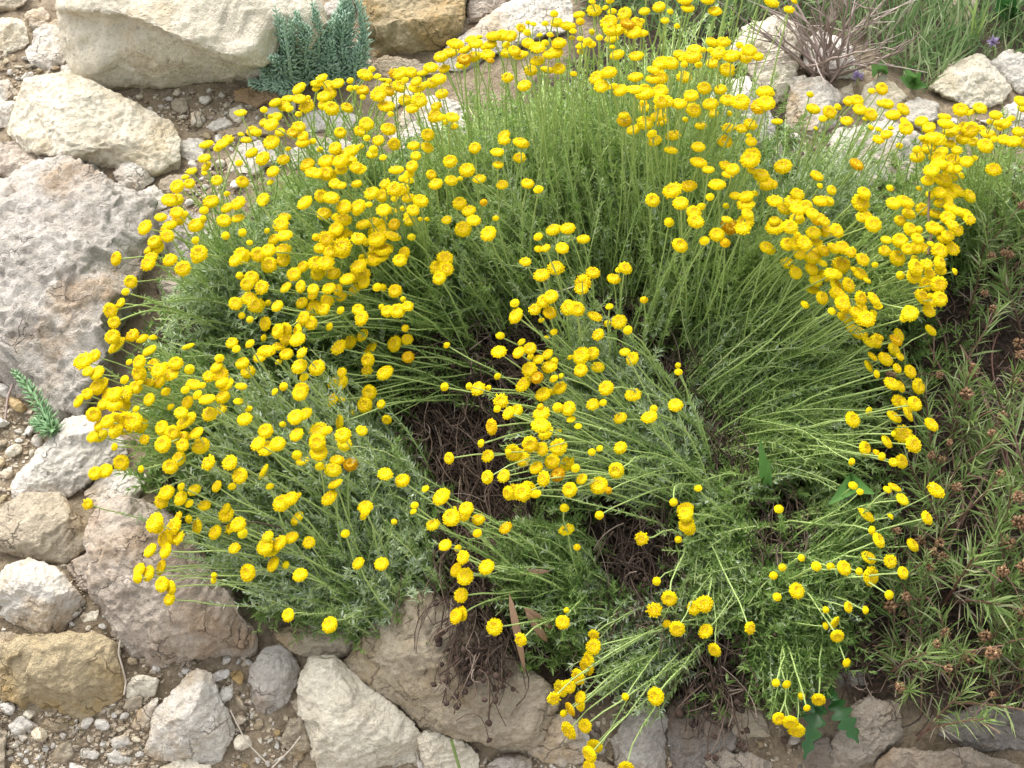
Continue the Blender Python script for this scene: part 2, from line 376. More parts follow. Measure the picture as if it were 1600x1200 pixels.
# ------------------------------------------------------------------ rocks
# outline in the photograph, material, height factor, roughness, label, category [, front points (x, y, lift)]
ROCKS = [
 ([(100,-40),(94,30),(98,60),(125,105),(150,137),(185,143),(250,147),(315,131),(362,127),(405,108),(470,90),(507,62),(503,25),(470,-40)], 'cream', .75, .55,
  'largest smooth cream boulder behind the blue-green succulent', 'boulder', [(120,32,.5),(215,30,.62),(285,66,.6),(352,92,.42),(300,20,1.),(390,40,.95),(440,50,.6),(150,110,.35),(250,120,.35),(200,-25,.9)]),
 ([(14,205),(40,155),(48,124),(80,122),(112,117),(140,135),(190,182),(265,195),(283,222),(280,255),(245,277),(200,250),(160,243),(115,256),(45,236)], 'cream', .6, .8,
  'yellowish cream boulder lying below the largest smooth cream boulder', 'boulder', [(60,180,.6),(110,150,.8),(140,200,.75),(60,215,.45),(220,225,.55),(165,222,.6)]),
 ([(-30,232),(20,222),(60,240),(98,258),(85,282),(40,285),(0,275),(-40,262)], 'pink', .5, .8, 'brownish grey stone wedged under the left end of the yellowish cream boulder', 'stone'),
 ([(-60,310),(0,300),(50,276),(100,258),(150,256),(172,272),(195,300),(235,320),(240,360),(222,410),(205,470),(165,525),(140,600),(118,642),(85,656),(60,628),(30,580),(0,545),(-60,540)], 'grey', .5, 1.5,
  'huge rough grey boulder at the left edge of the photo', 'boulder', [(60,330,.7),(130,310,.8),(160,380,.9),(90,420,1.),(20,430,.7),(100,520,.8),(90,600,.5),(40,520,.5),(190,360,.6)]),
 ([(176,268),(200,248),(230,252),(240,282),(216,300),(188,292)], 'pale', .6, 1.1, 'small whitish block on the top corner of the huge rough grey boulder', 'stone'),
 ([(250,283),(265,273),(300,274),(312,300),(272,309),(248,300)], 'tan', .4, .8, 'tan stone just right of the small whitish block', 'stone'),
 ([(216,300),(240,290),(258,304),(260,325),(236,332),(218,316)], 'pale', .5, .9, 'small grey stone between the whitish block and the first yellow flowers', 'stone'),
 ([(280,226),(295,213),(318,216),(318,245),(300,256),(284,243)], 'pale', .5, .8, 'upright white stone at the right end of the yellowish cream boulder', 'stone'),
 ([(330,206),(395,190),(442,196),(432,214),(352,213)], 'tan', .4, .6, 'long flat beige slab in the gravel under the largest boulder', 'stone'),
 ([(365,142),(398,133),(432,137),(440,158),(402,169),(368,158)], 'brown', .6, .5, 'rounded brown stone below the blue-green succulent', 'stone'),
 ([(315,198),(352,182),(365,196),(332,208)], 'pale', .5, .6, 'slim white flake in the gravel under the largest boulder', 'stone'),
 ([(358,170),(378,163),(386,178),(375,194),(360,186)], 'cream', .6, .6, 'small round cream stone left of the rounded brown stone', 'stone'),
 ([(268,158),(288,152),(297,172),(284,180),(268,170)], 'tan', .6, .6, 'small angular tan stone in the gravel below the largest boulder', 'stone'),
 ([(430,150),(445,138),(462,140),(468,160),(440,166)], 'pale', .6, .8, 'pale pinkish stone under the succulent beside the brown stone', 'stone'),
 ([(-30,32),(20,28),(42,42),(45,64),(22,80),(-30,82)], 'cream', .6, .8, 'rounded cream stone in the top left corner', 'stone'),
 ([(40,22),(64,10),(79,24),(70,45),(50,50)], 'pale', .6, .8, 'small pale stone near the top left corner beside the rounded cream stone', 'stone'),
 ([(42,88),(52,55),(70,36),(97,28),(108,92),(80,111),(50,105)], 'pale', .5, .8, 'greyish white stone tucked against the left side of the largest boulder', 'stone'),
 ([(-40,-20),(0,-30),(45,-20),(42,4),(25,15),(-40,22)], 'tan', .6, .8, 'dark tan rock cut by the top left corner', 'stone'),
 ([(-20,130),(14,126),(31,145),(12,158),(-20,156)], 'pale', .5, .8, 'grey-white stone at the left edge, upper of the two beside the yellowish cream boulder', 'stone'),
 ([(-30,157),(28,160),(18,196),(-30,206)], 'pale', .5, .8, 'grey-white stone at the left edge, lower of the two beside the yellowish cream boulder', 'stone'),
 ([(95,101),(115,97),(136,122),(116,126),(98,118)], 'pale', .5, .7, 'bluish white stone sticking out under the left corner of the largest boulder', 'stone'),
 ([(-20,296),(25,291),(36,301),(16,315),(-20,322)], 'pink', .5, .8, 'pinkish stone at the left edge on top of the huge rough grey boulder', 'stone'),
 ([(564,-30),(560,58),(580,84),(625,75),(690,72),(722,48),(730,-30)], 'ochre', .7, .9, 'ochre grey boulder right of the blue-green succulent', 'boulder', [(590,20,.7),(640,30,.9),(690,25,.8),(625,55,.6),(680,55,.5)]),
 ([(728,-30),(730,40),(755,32),(785,14),(792,-30)], 'pink', .6, .8, 'brownish rock at the top edge, right of the ochre grey boulder', 'stone'),
 ([(672,94),(740,42),(798,5),(848,-14),(893,4),(892,42),(800,78),(712,112),(682,108)], 'pale', .4, .7, 'long pale slab slanting up behind the upper flower heads', 'boulder'),
 ([(575,104),(600,88),(632,92),(668,98),(680,120),(600,122)], 'tan', .5, .7, 'tan stone in the hollow under the ochre grey boulder', 'stone'),
 ([(487,22),(525,-5),(556,-8),(548,30),(512,38)], 'grey', .6, .8, 'grey stone at the top edge between the largest boulder and the succulent', 'stone'),
 ([(560,92),(571,88),(574,112),(560,114)], 'pale', .6, .6, 'narrow upright stone just right of the succulent', 'stone'),
 ([(1146,80),(1168,42),(1212,18),(1246,30),(1256,80),(1246,112),(1236,150),(1214,162),(1190,132),(1160,102)], 'cream', .7, .9, 'tall upright cream rock left of the bare twigs', 'boulder', [(1200,50,.8),(1225,90,.9),(1180,85,.6),(1225,130,.6)]),
 ([(1255,72),(1280,48),(1320,62),(1352,110),(1342,124),(1290,122),(1256,112)], 'white', .6, .6, 'white rock behind the bare twigs', 'stone'),
 ([(1224,202),(1238,118),(1288,124),(1311,146),(1306,190),(1270,216)], 'pale', .6, 1., 'pale grey rock below the bare twigs', 'boulder'),
 ([(1308,142),(1330,130),(1334,150),(1312,166)], 'cream', .6, .7, 'small cream stone at the foot of the bare twigs', 'stone'),
 ([(1348,138),(1380,118),(1417,152),(1402,186),(1360,192),(1340,166)], 'cream', .6, .8, 'beige rock at the lower edge of the grass', 'stone'),
 ([(1415,162),(1430,153),(1464,158),(1466,186),(1440,206),(1415,192)], 'pale', .6, 1., 'small knobbly pale rock behind the right flower heads', 'stone'),
 ([(1452,138),(1480,102),(1528,84),(1547,102),(1580,140),(1562,162),(1520,172),(1480,152)], 'cream', .55, .8, 'cream rock with a brown side at the right edge of the grass', 'boulder', [(1490,120,.5),(1530,115,.9),(1550,140,.6),(1500,150,.5)]),
 ([(1546,98),(1574,80),(1604,84),(1650,110),(1650,142),(1590,146)], 'pale', .55, .8, 'pale rock at the right edge behind the cream rock', 'stone'),
 ([(1563,172),(1600,150),(1650,158),(1650,200),(1590,206),(1565,188)], 'pale', .5, .8, 'pinkish white rock at the right edge among the flower heads', 'stone'),
 ([(1105,155),(1125,124),(1166,121),(1192,150),(1216,205),(1220,262),(1195,272),(1150,210)], 'white', .9, 1., 'whitish rock behind the upper right flower heads', 'boulder'),
 ([(1285,255),(1308,204),(1395,190),(1442,215),(1425,275),(1370,295),(1305,280)], 'pale', .5, .7, 'broad pale slab showing through the stems at upper right', 'boulder'),
 ([(1224,237),(1254,231),(1252,250),(1228,256)], 'tan', .5, .6, 'small tan stone under the pale grey rock', 'stone'),
 ([(1555,275),(1600,264),(1640,268),(1640,300),(1556,292)], 'pale', .5, .8, 'whitish stone behind the brown seed heads at the right edge', 'stone'),
 ([(1476,-20),(1535,-25),(1530,20),(1512,42),(1488,50),(1474,30)], 'tan', .5, .7, 'brownish stone standing in the grass at the top edge', 'stone'),
 ([(352,252),(380,225),(430,220),(442,250),(400,272),(360,272)], 'pale', .4, .9, 'whitish rock showing between flower stems at upper left', 'stone'),
 ([(440,238),(500,214),(562,224),(565,260),(462,264)], 'pale', .4, .9, 'pale flat stone behind the stems of the upper left clump', 'stone'),
 ([(468,182),(520,163),(560,180),(542,206),(482,206)], 'white', .4, .9, 'whitish stone showing between the far small heads at upper left', 'stone'),
 ([(590,152),(640,128),(662,150),(612,172)], 'cream', .4, .8, 'cream stone right of the succulent half hidden by far yellow heads', 'stone'),
 ([(600,215),(640,160),(690,150),(735,170),(720,235),(650,250)], 'pale', .25, .9, 'pale pinkish rock half hidden by stems in the upper middle', 'stone'),
 ([(240,340),(275,325),(330,345),(340,400),(285,420),(245,395)], 'grey', .35, 1., 'grey rock under the leftmost flower stems beside the huge rough boulder', 'stone'),
 ([(245,440),(300,425),(330,470),(320,505),(265,500)], 'pink', .35, .9, 'reddish grey rock in shade right of the huge rough boulder', 'stone'),
 ([(15,772),(32,735),(60,705),(106,655),(145,650),(190,690),(196,716),(152,742),(100,778),(60,786)], 'pale', .55, .9, 'white rock with an ochre underside below the huge rough boulder', 'boulder', [(60,730,.6),(110,680,.8),(150,680,.8),(120,725,.8),(70,765,.4)]),
 ([(-30,850),(0,840),(12,790),(46,772),(100,776),(138,822),(141,850),(95,881),(42,872)], 'tan', .6, .6, 'beige angular stone at the left edge, above the white angular stone', 'boulder', [(40,810,.9),(55,840,.9),(100,815,.7),(20,845,.5)]),
 ([(-30,928),(0,922),(16,886),(45,877),(90,890),(133,936),(106,972),(76,1006),(44,985),(10,952)], 'pale', .6, .5, 'white angular stone at the left edge, below the beige angular stone', 'boulder', [(45,905,.9),(90,930,.9),(60,955,.8),(75,990,.35)]),
 ([(104,882),(138,862),(152,900),(142,930),(120,917)], 'pink', .5, .8, 'small pinkish stone wedged beside the white angular stone', 'stone'),
 ([(142,845),(155,798),(195,780),(245,795),(310,850),(372,920),(412,1000),(388,1016),(315,1032),(250,1036),(200,1012),(180,972),(150,922)], 'pink', .5, 1.3,
  'large pinkish brown boulder under the lower left flower clump', 'boulder', [(185,830,.7),(230,880,1.),(190,920,.7),(280,930,.9),(240,990,.5),(330,990,.6),(350,940,.7)]),
 ([(130,772),(160,745),(195,733),(225,755),(205,790),(150,797)], 'pale', .5, .9, 'pale grey rock between the ochre-sided rock and the large pinkish boulder', 'stone'),
 ([(-20,1010),(60,990),(130,985),(180,1005),(196,1060),(186,1090),(140,1118),(60,1112),(20,1092),(-20,1075)], 'ochre', .45, .7, 'large yellow ochre boulder in the lower left corner', 'boulder', [(40,1030,.7),(100,1015,.8),(150,1040,.7),(60,1075,.6),(130,1080,.7)]),
 ([(228,1162),(243,1116),(270,1080),(310,1045),(324,1050),(350,1100),(363,1140),(346,1190),(290,1192),(240,1182)], 'pale', .6, .6, 'white pyramid-shaped stone at the bottom left', 'boulder', [(315,1058,.3),(305,1110,1.),(270,1120,.7),(335,1140,.6),(280,1165,.6)]),
 ([(195,1072),(215,1053),(250,1060),(242,1086),(200,1092)], 'cream', .5, .5, 'squarish beige stone right of the yellow ochre boulder', 'stone'),
 ([(206,1140),(216,1110),(249,1087),(246,1112),(230,1146)], 'pale', .6, .4, 'slim grey-white stone leaning beside the white pyramid-shaped stone', 'stone'),
 ([(15,1132),(35,1118),(60,1135),(40,1145),(18,1150)], 'pale', .6, .4, 'bluish white pebble below the yellow ochre boulder', 'stone'),
 ([(65,1132),(76,1122),(110,1125),(106,1145),(76,1147)], 'tan', .6, .5, 'oblong tan pebble below the yellow ochre boulder', 'stone'),
 ([(172,1156),(200,1145),(206,1165),(176,1170)], 'pale', .6, .4, 'white block-like pebble left of the white pyramid-shaped stone', 'stone'),
 ([(80,1190),(90,1165),(110,1155),(115,1180),(95,1196)], 'tan', .6, .5, 'grey-tan pebble standing on edge near the bottom left', 'stone'),
 ([(168,1178),(180,1172),(207,1184),(204,1193),(170,1193)], 'pale', .5, .4, 'flat pale pebble below the white block-like pebble', 'stone'),
 ([(245,1205),(280,1186),(330,1192),(345,1240),(245,1240)], 'cream', .5, .5, 'cream stone cut by the bottom edge under the pyramid-shaped stone', 'stone'),
 ([(190,1105),(200,1092),(222,1085),(224,1100),(205,1112)], 'tan', .6, .5, 'small tan stone under the squarish beige stone', 'stone'),
 ([(-20,1120),(-5,1105),(8,1140),(10,1240),(-20,1240)], 'tan', .5, .5, 'grey-tan rock cut by the left edge at the bottom', 'stone'),
 ([(125,962),(158,950),(154,970),(130,976)], 'cream', .5, .4, 'flat cream pebble under the large pinkish brown boulder', 'stone'),
 ([(-20,990),(28,986),(42,1006),(6,1016),(-20,1012)], 'tan', .5, .5, 'flat tan stone on the top edge of the yellow ochre boulder', 'stone'),
 ([(388,1080),(398,1035),(412,1012),(445,1010),(470,1048),(445,1100),(425,1112),(398,1112)], 'grey', .5, .7, 'smooth grey stone left of the cream wedge-shaped rock', 'boulder'),
 ([(420,985),(480,972),(548,982),(566,1022),(495,1034),(430,1012)], 'tan', .4, .8, 'tan stone in shade under the front of the silvery santolina clump', 'stone'),
 ([(452,1096),(475,1084),(480,1110),(466,1119)], 'tan', .6, .5, 'small grey-tan stone touching the left side of the cream wedge-shaped rock', 'stone'),
 ([(437,1156),(452,1124),(475,1120),(486,1170),(470,1192)], 'tan', .6, .7, 'rough brown stone at the lower left of the cream wedge-shaped rock', 'stone'),
 ([(474,1066),(490,1030),(530,1030),(562,1062),(605,1090),(640,1120),(662,1150),(650,1188),(600,1204),(530,1204),(485,1196),(472,1130)], 'cream', .5, .6, 'cream wedge-shaped rock at the bottom below the lower left flowers', 'boulder', [(505,1060,.7),(500,1130,.8),(560,1110,.9),(600,1150,.7),(540,1175,.5)]),
 ([(543,1030),(580,990),(605,955),(650,924),(692,930),(740,1000),(790,1050),(862,1056),(868,1110),(842,1166),(782,1172),(700,1147),(660,1122),(620,1092),(575,1066)], 'tan', .5, .9,
  'large tan ledge of rock with hanging dead stems', 'boulder', [(600,1020,.6),(650,960,.6),(680,1030,1.),(740,1080,1.),(800,1100,.9),(660,1090,.6),(800,1150,.4)]),
 ([(652,1152),(666,1140),(720,1155),(747,1182),(742,1240),(690,1240),(656,1182)], 'cream', .5, .7, 'cream stone under the front edge of the tan ledge', 'stone'),
 ([(828,1152),(850,1120),(890,1116),(916,1150),(912,1192),(860,1198),(830,1182)], 'pale', .6, .9, 'whitish stone beside the lowest flower heads at the bottom middle', 'stone'),
 ([(760,1195),(790,1178),(830,1188),(850,1240),(760,1240)], 'grey', .5, .6, 'grey stone cut by the bottom edge below the tan ledge', 'stone'),
 ([(955,1155),(985,1115),(1020,1095),(1045,1125),(1034,1205),(970,1220)], 'grey', .5, .9, 'grey rock behind the slanting stems at the bottom middle', 'boulder'),
 ([(905,1200),(930,1185),(965,1200),(960,1240),(905,1240)], 'tan', .5, .6, 'tan stone cut by the bottom edge under the lowest flower heads', 'stone'),
 ([(1040,1112),(1060,1088),(1112,1112),(1150,1150),(1132,1205),(1050,1215)], 'wet', .4, .6, 'dark damp grey rock at the bottom right of centre', 'boulder'),
 ([(1103,1116),(1150,1095),(1185,1098),(1204,1150),(1152,1154),(1102,1128)], 'tan', .4, .5, 'flat beige slab under the dark dead stems', 'stone'),
 ([(1098,1195),(1140,1172),(1205,1188),(1205,1240),(1105,1240)], 'dusk', .5, .7, 'brownish stone at the bottom edge below the flat beige slab', 'stone'),
 ([(1292,1192),(1308,1140),(1328,1110),(1360,1088),(1402,1100),(1412,1150),(1382,1172),(1330,1204)], 'dusk', .5, .9, 'rough grey-brown rock right of the dark lobed leaves', 'boulder'),
 ([(1360,1215),(1400,1175),(1500,1164),(1560,1178),(1620,1200),(1620,1260),(1370,1260)], 'dusk', .45, .6, 'smooth brownish slab along the bottom right edge', 'boulder'),
 ([(1478,1112),(1540,1094),(1640,1118),(1640,1172),(1500,1166),(1468,1142)], 'wet', .4, .9, 'dark grey rock under the narrow-leaved plants in the bottom right corner', 'boulder'),
 ([(1254,1192),(1265,1165),(1294,1150),(1306,1190),(1286,1222)], 'wet', .5, .6, 'small dark stone below the dark lobed leaves', 'stone'),
 ([(1308,1052),(1345,1044),(1352,1070),(1314,1078)], 'wet', .5, .6, 'small damp stone half under the narrow-leaved plants', 'stone'),
]
# off-frame neighbours that keep the slope stony for a step aside
ROCK_PX = []

def remesh_all(jobs):
    """jobs: (mesh from hull, voxel) -> evenly remeshed meshes"""
    objs = []
    for me, vox in jobs:
        o = bpy.data.objects.new('tmp', me); COL.link(o)
        m = o.modifiers.new('r', 'REMESH'); m.mode = 'VOXEL'; m.voxel_size = vox; m.use_smooth_shade = True
        s = o.modifiers.new('s', 'SMOOTH'); s.factor = .5; s.iterations = 1
        objs.append(o)
    dg = bpy.context.evaluated_depsgraph_get()
    out = []
    for o in objs:
        out.append(bpy.data.meshes.new_from_object(o.evaluated_get(dg)))
    for o in objs:
        me = o.data; bpy.data.objects.remove(o); bpy.data.meshes.remove(me)
    return out

def hull_mesh(pts):
    bm = bmesh.new()
    for p in pts: bm.verts.new(p)
    r = bmesh.ops.convex_hull(bm, input=bm.verts)
    bmesh.ops.delete(bm, geom=list({g for g in r['geom_interior'] + r['geom_unused'] if isinstance(g, bmesh.types.BMVert)}), context='VERTS')
    me = bpy.data.meshes.new('hull'); bm.to_mesh(me); bm.free()
    return me

def weather(me, S, rough, seed):
    n = len(me.vertices)
    co = np.empty(n * 3, np.float32); me.vertices.foreach_get('co', co); co = co.reshape(-1, 3).astype(float)
    no = np.empty(n * 3, np.float32); me.vertex_normals.foreach_get('vector', no); no = no.reshape(-1, 3)
    q = co + seed * 3.71
    rr = np.random.default_rng(seed + 900)
    for cells, lim, k in ((max(8, int(10 * rough)), .065, .85), (int(55 * rough) + 12, .014, .8), (int(200 * rough), .005, .8)):
        pick = rr.integers(0, n, cells); sp = co[pick]; sn = unit(no[pick] + rr.normal(0, .16, (cells, 3)))
        qq = co + .05 * S * np.stack([perlin(q * 6 / S + a) for a in (1, 40, 80)], -1)
        near = np.zeros(n, int); best = np.full(n, 1e9)
        for c in range(cells):
            d2 = ((qq - sp[c]) ** 2).sum(1); m = d2 < best; best[m] = d2[m]; near[m] = c
        dd = ((sp[near] - co) * sn[near]).sum(1)
        co = co + sn[near] * (np.clip(dd, -lim * S, lim * S) * k)[:, None]
    d = .011 * S * fbm(q * 2.6 / S, 3)
    # broken, stepped faces
    st = perlin(q * 5. / S + 31) * 3.
    d += .016 * S * (np.floor(st) + np.clip((st - np.floor(st)) * 4, 0, 1)) * .35 * rough
    d += .010 * S * (1 - np.abs(perlin(q * 7. / S + 11)) * 2.2) * rough * .5
    d += min(.012 * S, .0036) * fbm(q * min(24. / S, 170), 3) * rough
    d += .0011 * fbm(q * 150, 3, .6) * (.5 + rough)
    co = co + no * d[:, None]
    me.vertices.foreach_set('co', co.astype(np.float32).ravel()); me.update()

EXTRA = {
 'largest smooth cream boulder behind the blue-green succulent': [([(98, -35), (98, 18), (150, 26), (212, 24), (255, 48), (290, 66), (352, 92), (420, 88), (500, 50), (500, 20), (468, -38)], .42)],
 'yellowish cream boulder lying below the largest smooth cream boulder': [([(18, 206), (50, 150), (100, 150), (165, 190), (200, 215), (155, 240), (112, 254), (48, 234)], .30)],
 'huge rough grey boulder at the left edge of the photo': [([(60, 300), (110, 262), (150, 258), (172, 275), (190, 330), (150, 400), (80, 420), (20, 370)], .25), ([(90, 430), (170, 400), (215, 440), (165, 520), (135, 590), (115, 636), (90, 610), (70, 520)], .22)],
 'large pinkish brown boulder under the lower left flower clump': [([(146, 846), (158, 800), (195, 784), (240, 830), (270, 900), (230, 945), (185, 965), (152, 918)], .22)],
 'ochre grey boulder right of the blue-green succulent': [([(564, -25), (562, 50), (600, 62), (640, 35), (650, -25)], .25), ([(660, -25), (650, 40), (690, 60), (722, 44), (728, -25)], .12)],
 'large tan ledge of rock with hanging dead stems': [([(660, 1105), (700, 1050), (790, 1055), (862, 1060), (866, 1108), (842, 1150), (782, 1160), (700, 1138)], .22)],
 'white rock with an ochre underside below the huge rough grey boulder': [([(60, 706), (106, 657), (145, 652), (190, 690), (160, 712), (100, 730), (50, 748)], .30)],
 'cream wedge-shaped rock at the bottom below the lower left flowers': [([(476, 1068), (492, 1034), (530, 1034), (556, 1070), (560, 1130), (520, 1160), (478, 1128)], .2)],
}
def build_rocks():
    jobs = []; info = []
    for k, R in enumerate(ROCKS):
        pl, mat, hk, rough, label, cat = R[:6]
        front = R[6] if len(R) > 6 else None
        a = np.array(pl, float); c = a.mean(0)
        x, y = a[:, 0], a[:, 1]
        area = .5 * abs(np.dot(x, np.roll(y, 1)) - np.dot(y, np.roll(x, 1)))
        spx = math.sqrt(area)
        cen = P1(c[0], c[1]); mm = np.linalg.norm(cen - CAM) * TAN / 800
        S = spx * mm; H = hk * S * .8
        v = (y - y.min()) / max(1, y.max() - y.min())
        out = P(x, y, H * (.04 + .6 * (1 - v)))
        # smooth depth: outline points that jump in distance are pulled together
        dist = np.linalg.norm(out - CAM, axis=1)
        rr = np.random.default_rng(k + 100)
        ry = rays(x, y)
        cd = np.linalg.norm(out - CAM, axis=1).mean()
        pts = list(out)
        if front:
            fx = np.array([f[0] for f in front], float); fy = np.array([f[1] for f in front], float); fl = np.array([f[2] for f in front], float)
        else:
            n = len(pl)
            sx = c[0] + (x - c[0]) * rr.uniform(.45, .75, n) + rr.normal(0, .04 * spx, n)
            sy = c[1] + (y - c[1]) * rr.uniform(.45, .75, n) + rr.normal(0, .04 * spx, n)
            pick = rr.permutation(n)[:max(3, n // 2)]
            fx, fy, fl = sx[pick], sy[pick], rr.uniform(.35, 1., len(pick))
        vv = np.clip((fy - y.min()) / max(1, y.max() - y.min()), 0, 1)
        fr = P(fx, fy, H * (.04 + .6 * (1 - vv)))
        fr = fr - rays(fx, fy) * (fl * H * .62)[:, None]
        pts += list(fr)
        m3 = out.mean(0)
        back = m3 + (out - m3) * .86 + ry * (S * .5) + np.array([0, 0, -S * .15])
        pts += list(back)
        me = hull_mesh([Vector(p - cen) for p in pts])
        for pl2, sh in EXTRA.get(label, []):
            b = np.array(pl2, float); v2 = np.clip((b[:, 1] - y.min()) / max(1, y.max() - y.min()), 0, 1)
            r2 = rays(b[:, 0], b[:, 1]); o2 = P(b[:, 0], b[:, 1], H * (.04 + .6 * (1 - v2))) - r2 * (sh * H)
            c2 = o2.mean(0); f2 = c2 + (o2 - c2) * .7 - r2 * (.22 * H); k2 = c2 + (o2 - c2) * .9 + r2 * (S * .45)
            m2 = hull_mesh([Vector(p - cen) for p in list(o2) + list(f2) + list(k2)])
            bm = bmesh.new(); bm.from_mesh(me); bm.from_mesh(m2); bm.to_mesh(me); bm.free()
        jobs.append((me, min(max(S / 58, .0011), .0048)))
        info.append((cen, S, mat, rough, label, cat))
        ROCK_PX.append(pl)
    for me, (cen, S, mat, rough, label, cat), k in zip(remesh_all(jobs), info, range(999)):
        weather(me, S, rough, k + 1)
        me.materials.clear(); me.materials.append(MAT[mat]); me.name = cat
        o = link(cat, me, cen); tag(o, label, cat)
build_rocks()

# ------------------------------------------------------------------ pebbles (each one a thing) and grit
def pebble_meshes(n=10):
    jobs = []
    for k in range(n):
        rr = np.random.default_rng(k + 40)
        q = unit(rr.normal(size=(16, 3))) * np.array([1, rr.uniform(.6, .9), rr.uniform(.45, .75)]) * rr.uniform(.8, 1., (16, 1))
        jobs.append((hull_mesh([Vector(p) for p in q]), .11))
    out = remesh_all(jobs)
    for k, me in enumerate(out):
        n_ = len(me.vertices); co = np.empty(n_ * 3, np.float32); me.vertices.foreach_get('co', co); co = co.reshape(-1, 3)
        no = np.empty(n_ * 3, np.float32); me.vertex_normals.foreach_get('vector', no); no = no.reshape(-1, 3)
        co = (co + no * (.07 * fbm(co * 2.2 + k * 7, 3))[:, None]) * .008
        me.vertices.foreach_set('co', co.astype(np.float32).ravel()); me.update()
    return out
PEB = pebble_meshes()
PEBM = {}
def pebble(k, mat):
    if (k, mat) not in PEBM:
        me = PEB[k].copy(); me.materials.clear(); me.materials.append(MAT[mat]); me.name = 'pebble'; PEBM[(k, mat)] = me
    return PEBM[(k, mat)]

ZONES = [
 # polygon, count, size range in picture px, label, group
 ([(170,150),(260,148),(360,140),(450,150),(480,175),(430,200),(340,235),(310,210),(280,195),(200,170)], 56, (6, 20), 'small loose stone in the gravel between the largest boulder and the yellowish cream boulder', 'loose stones below the largest boulder'),
 ([(0,80),(45,95),(95,105),(130,130),(45,125),(30,160),(0,130)], 24, (6, 15), 'small loose stone in the gap left of the largest boulder', 'loose stones in the upper left gap'),
 ([(0,590),(30,600),(60,640),(90,665),(60,705),(25,745),(12,790),(0,800)], 34, (7, 20), 'small loose stone below the huge rough grey boulder at the left edge', 'loose stones below the rough boulder'),
 ([(95,880),(150,930),(185,980),(190,1010),(125,985),(60,990),(80,1005)], 10, (6, 13), 'small loose stone between the white angular stone and the large pinkish boulder', 'loose stones beside the white angular stone'),
 ([(0,1095),(60,1112),(140,1118),(195,1090),(240,1090),(230,1160),(245,1200),(230,1240),(0,1240)], 118, (6, 24), 'small loose stone in the rubble of the bottom left corner', 'loose stones in the bottom left rubble'),
 ([(200,1030),(310,1032),(390,1020),(395,1110),(440,1150),(475,1195),(365,1200),(360,1130),(325,1048),(250,1060)], 56, (6, 22), 'small loose stone right of the white pyramid-shaped stone', 'loose stones beside the pyramid-shaped stone'),
 ([(640,1150),(760,1180),(900,1180),(900,1230),(640,1230)], 12, (6, 15), 'small loose stone at the bottom edge under the tan ledge', 'loose stones under the tan ledge'),
 ([(920,1090),(1050,1080),(1300,1160),(1300,1230),(930,1230)], 24, (6, 17), 'small loose stone between the damp rocks at the bottom right of centre', 'loose stones between the damp rocks'),
 ([(240,300),(310,250),(340,215),(440,215),(430,280),(320,330),(260,335)], 28, (6, 17), 'small loose stone behind the leftmost upper flower stems', 'loose stones behind the upper left stems'),
 ([(1230,200),(1310,190),(1420,190),(1560,180),(1590,270),(1440,230),(1310,215),(1250,260)], 14, (6, 15), 'small loose stone among the rocks at upper right', 'loose stones at upper right'),
 ([(520,60),(560,80),(670,95),(690,125),(560,125)], 8, (6, 13), 'small loose stone in the hollow beside the succulent', 'loose stones beside the succulent'),
]
def fill_pebbles():
    for poly, n, (s0, s1), label, group in ZONES:
        xs = [p[0] for p in poly]; ys = [p[1] for p in poly]
        near = [r for r in ROCK_PX if min(p[0] for p in r) < max(xs) + 30 and max(p[0] for p in r) > min(xs) - 30 and min(p[1] for p in r) < max(ys) + 30 and max(p[1] for p in r) > min(ys) - 30]
        done = []; tries = 0
        while len(done) < n and tries < 3000:
            tries += 1
            x = rnd.uniform(min(xs), max(xs)); y = rnd.uniform(min(ys), max(ys))
            s = s0 + (s1 - s0) * rnd.random() ** 1.5
            if not inside(poly, [x], [y])[0]: continue
            if any(inside(r, [x + dx * s, x], [y, y + dx * s]).any() for r in near for dx in (-.6, .6)): continue
            if any((x - a) ** 2 + (y - b) ** 2 < (.86 * (s + c)) ** 2 for a, b, c in done): continue
            done.append((x, y, s))
        for x, y, s in done:
            p = P1(x, y, 0); mm = np.linalg.norm(p - CAM) * TAN / 800
            mat = rnd.choice(['white', 'white', 'white', 'pale', 'pale', 'cream', 'cream', 'tan', 'tan', 'ochre'])
            if 'damp' in label: mat = rnd.choice(['wet', 'tan', 'grey'])
            o = link('pebble', pebble(rnd.randrange(len(PEB)), mat), p + np.array([0, 0, s * mm * .42]))
            k = s * mm * 1.05 / .008
            o.scale = (k, k, k); o.rotation_euler = (rnd.gauss(.2, .35), rnd.gauss(0, .35), rnd.uniform(0, 6.3))
            tag(o, label, 'stone', group)
fill_pebbles()
print('PEBBLES', len([o for o in COL if o.name.startswith('pebble')]))

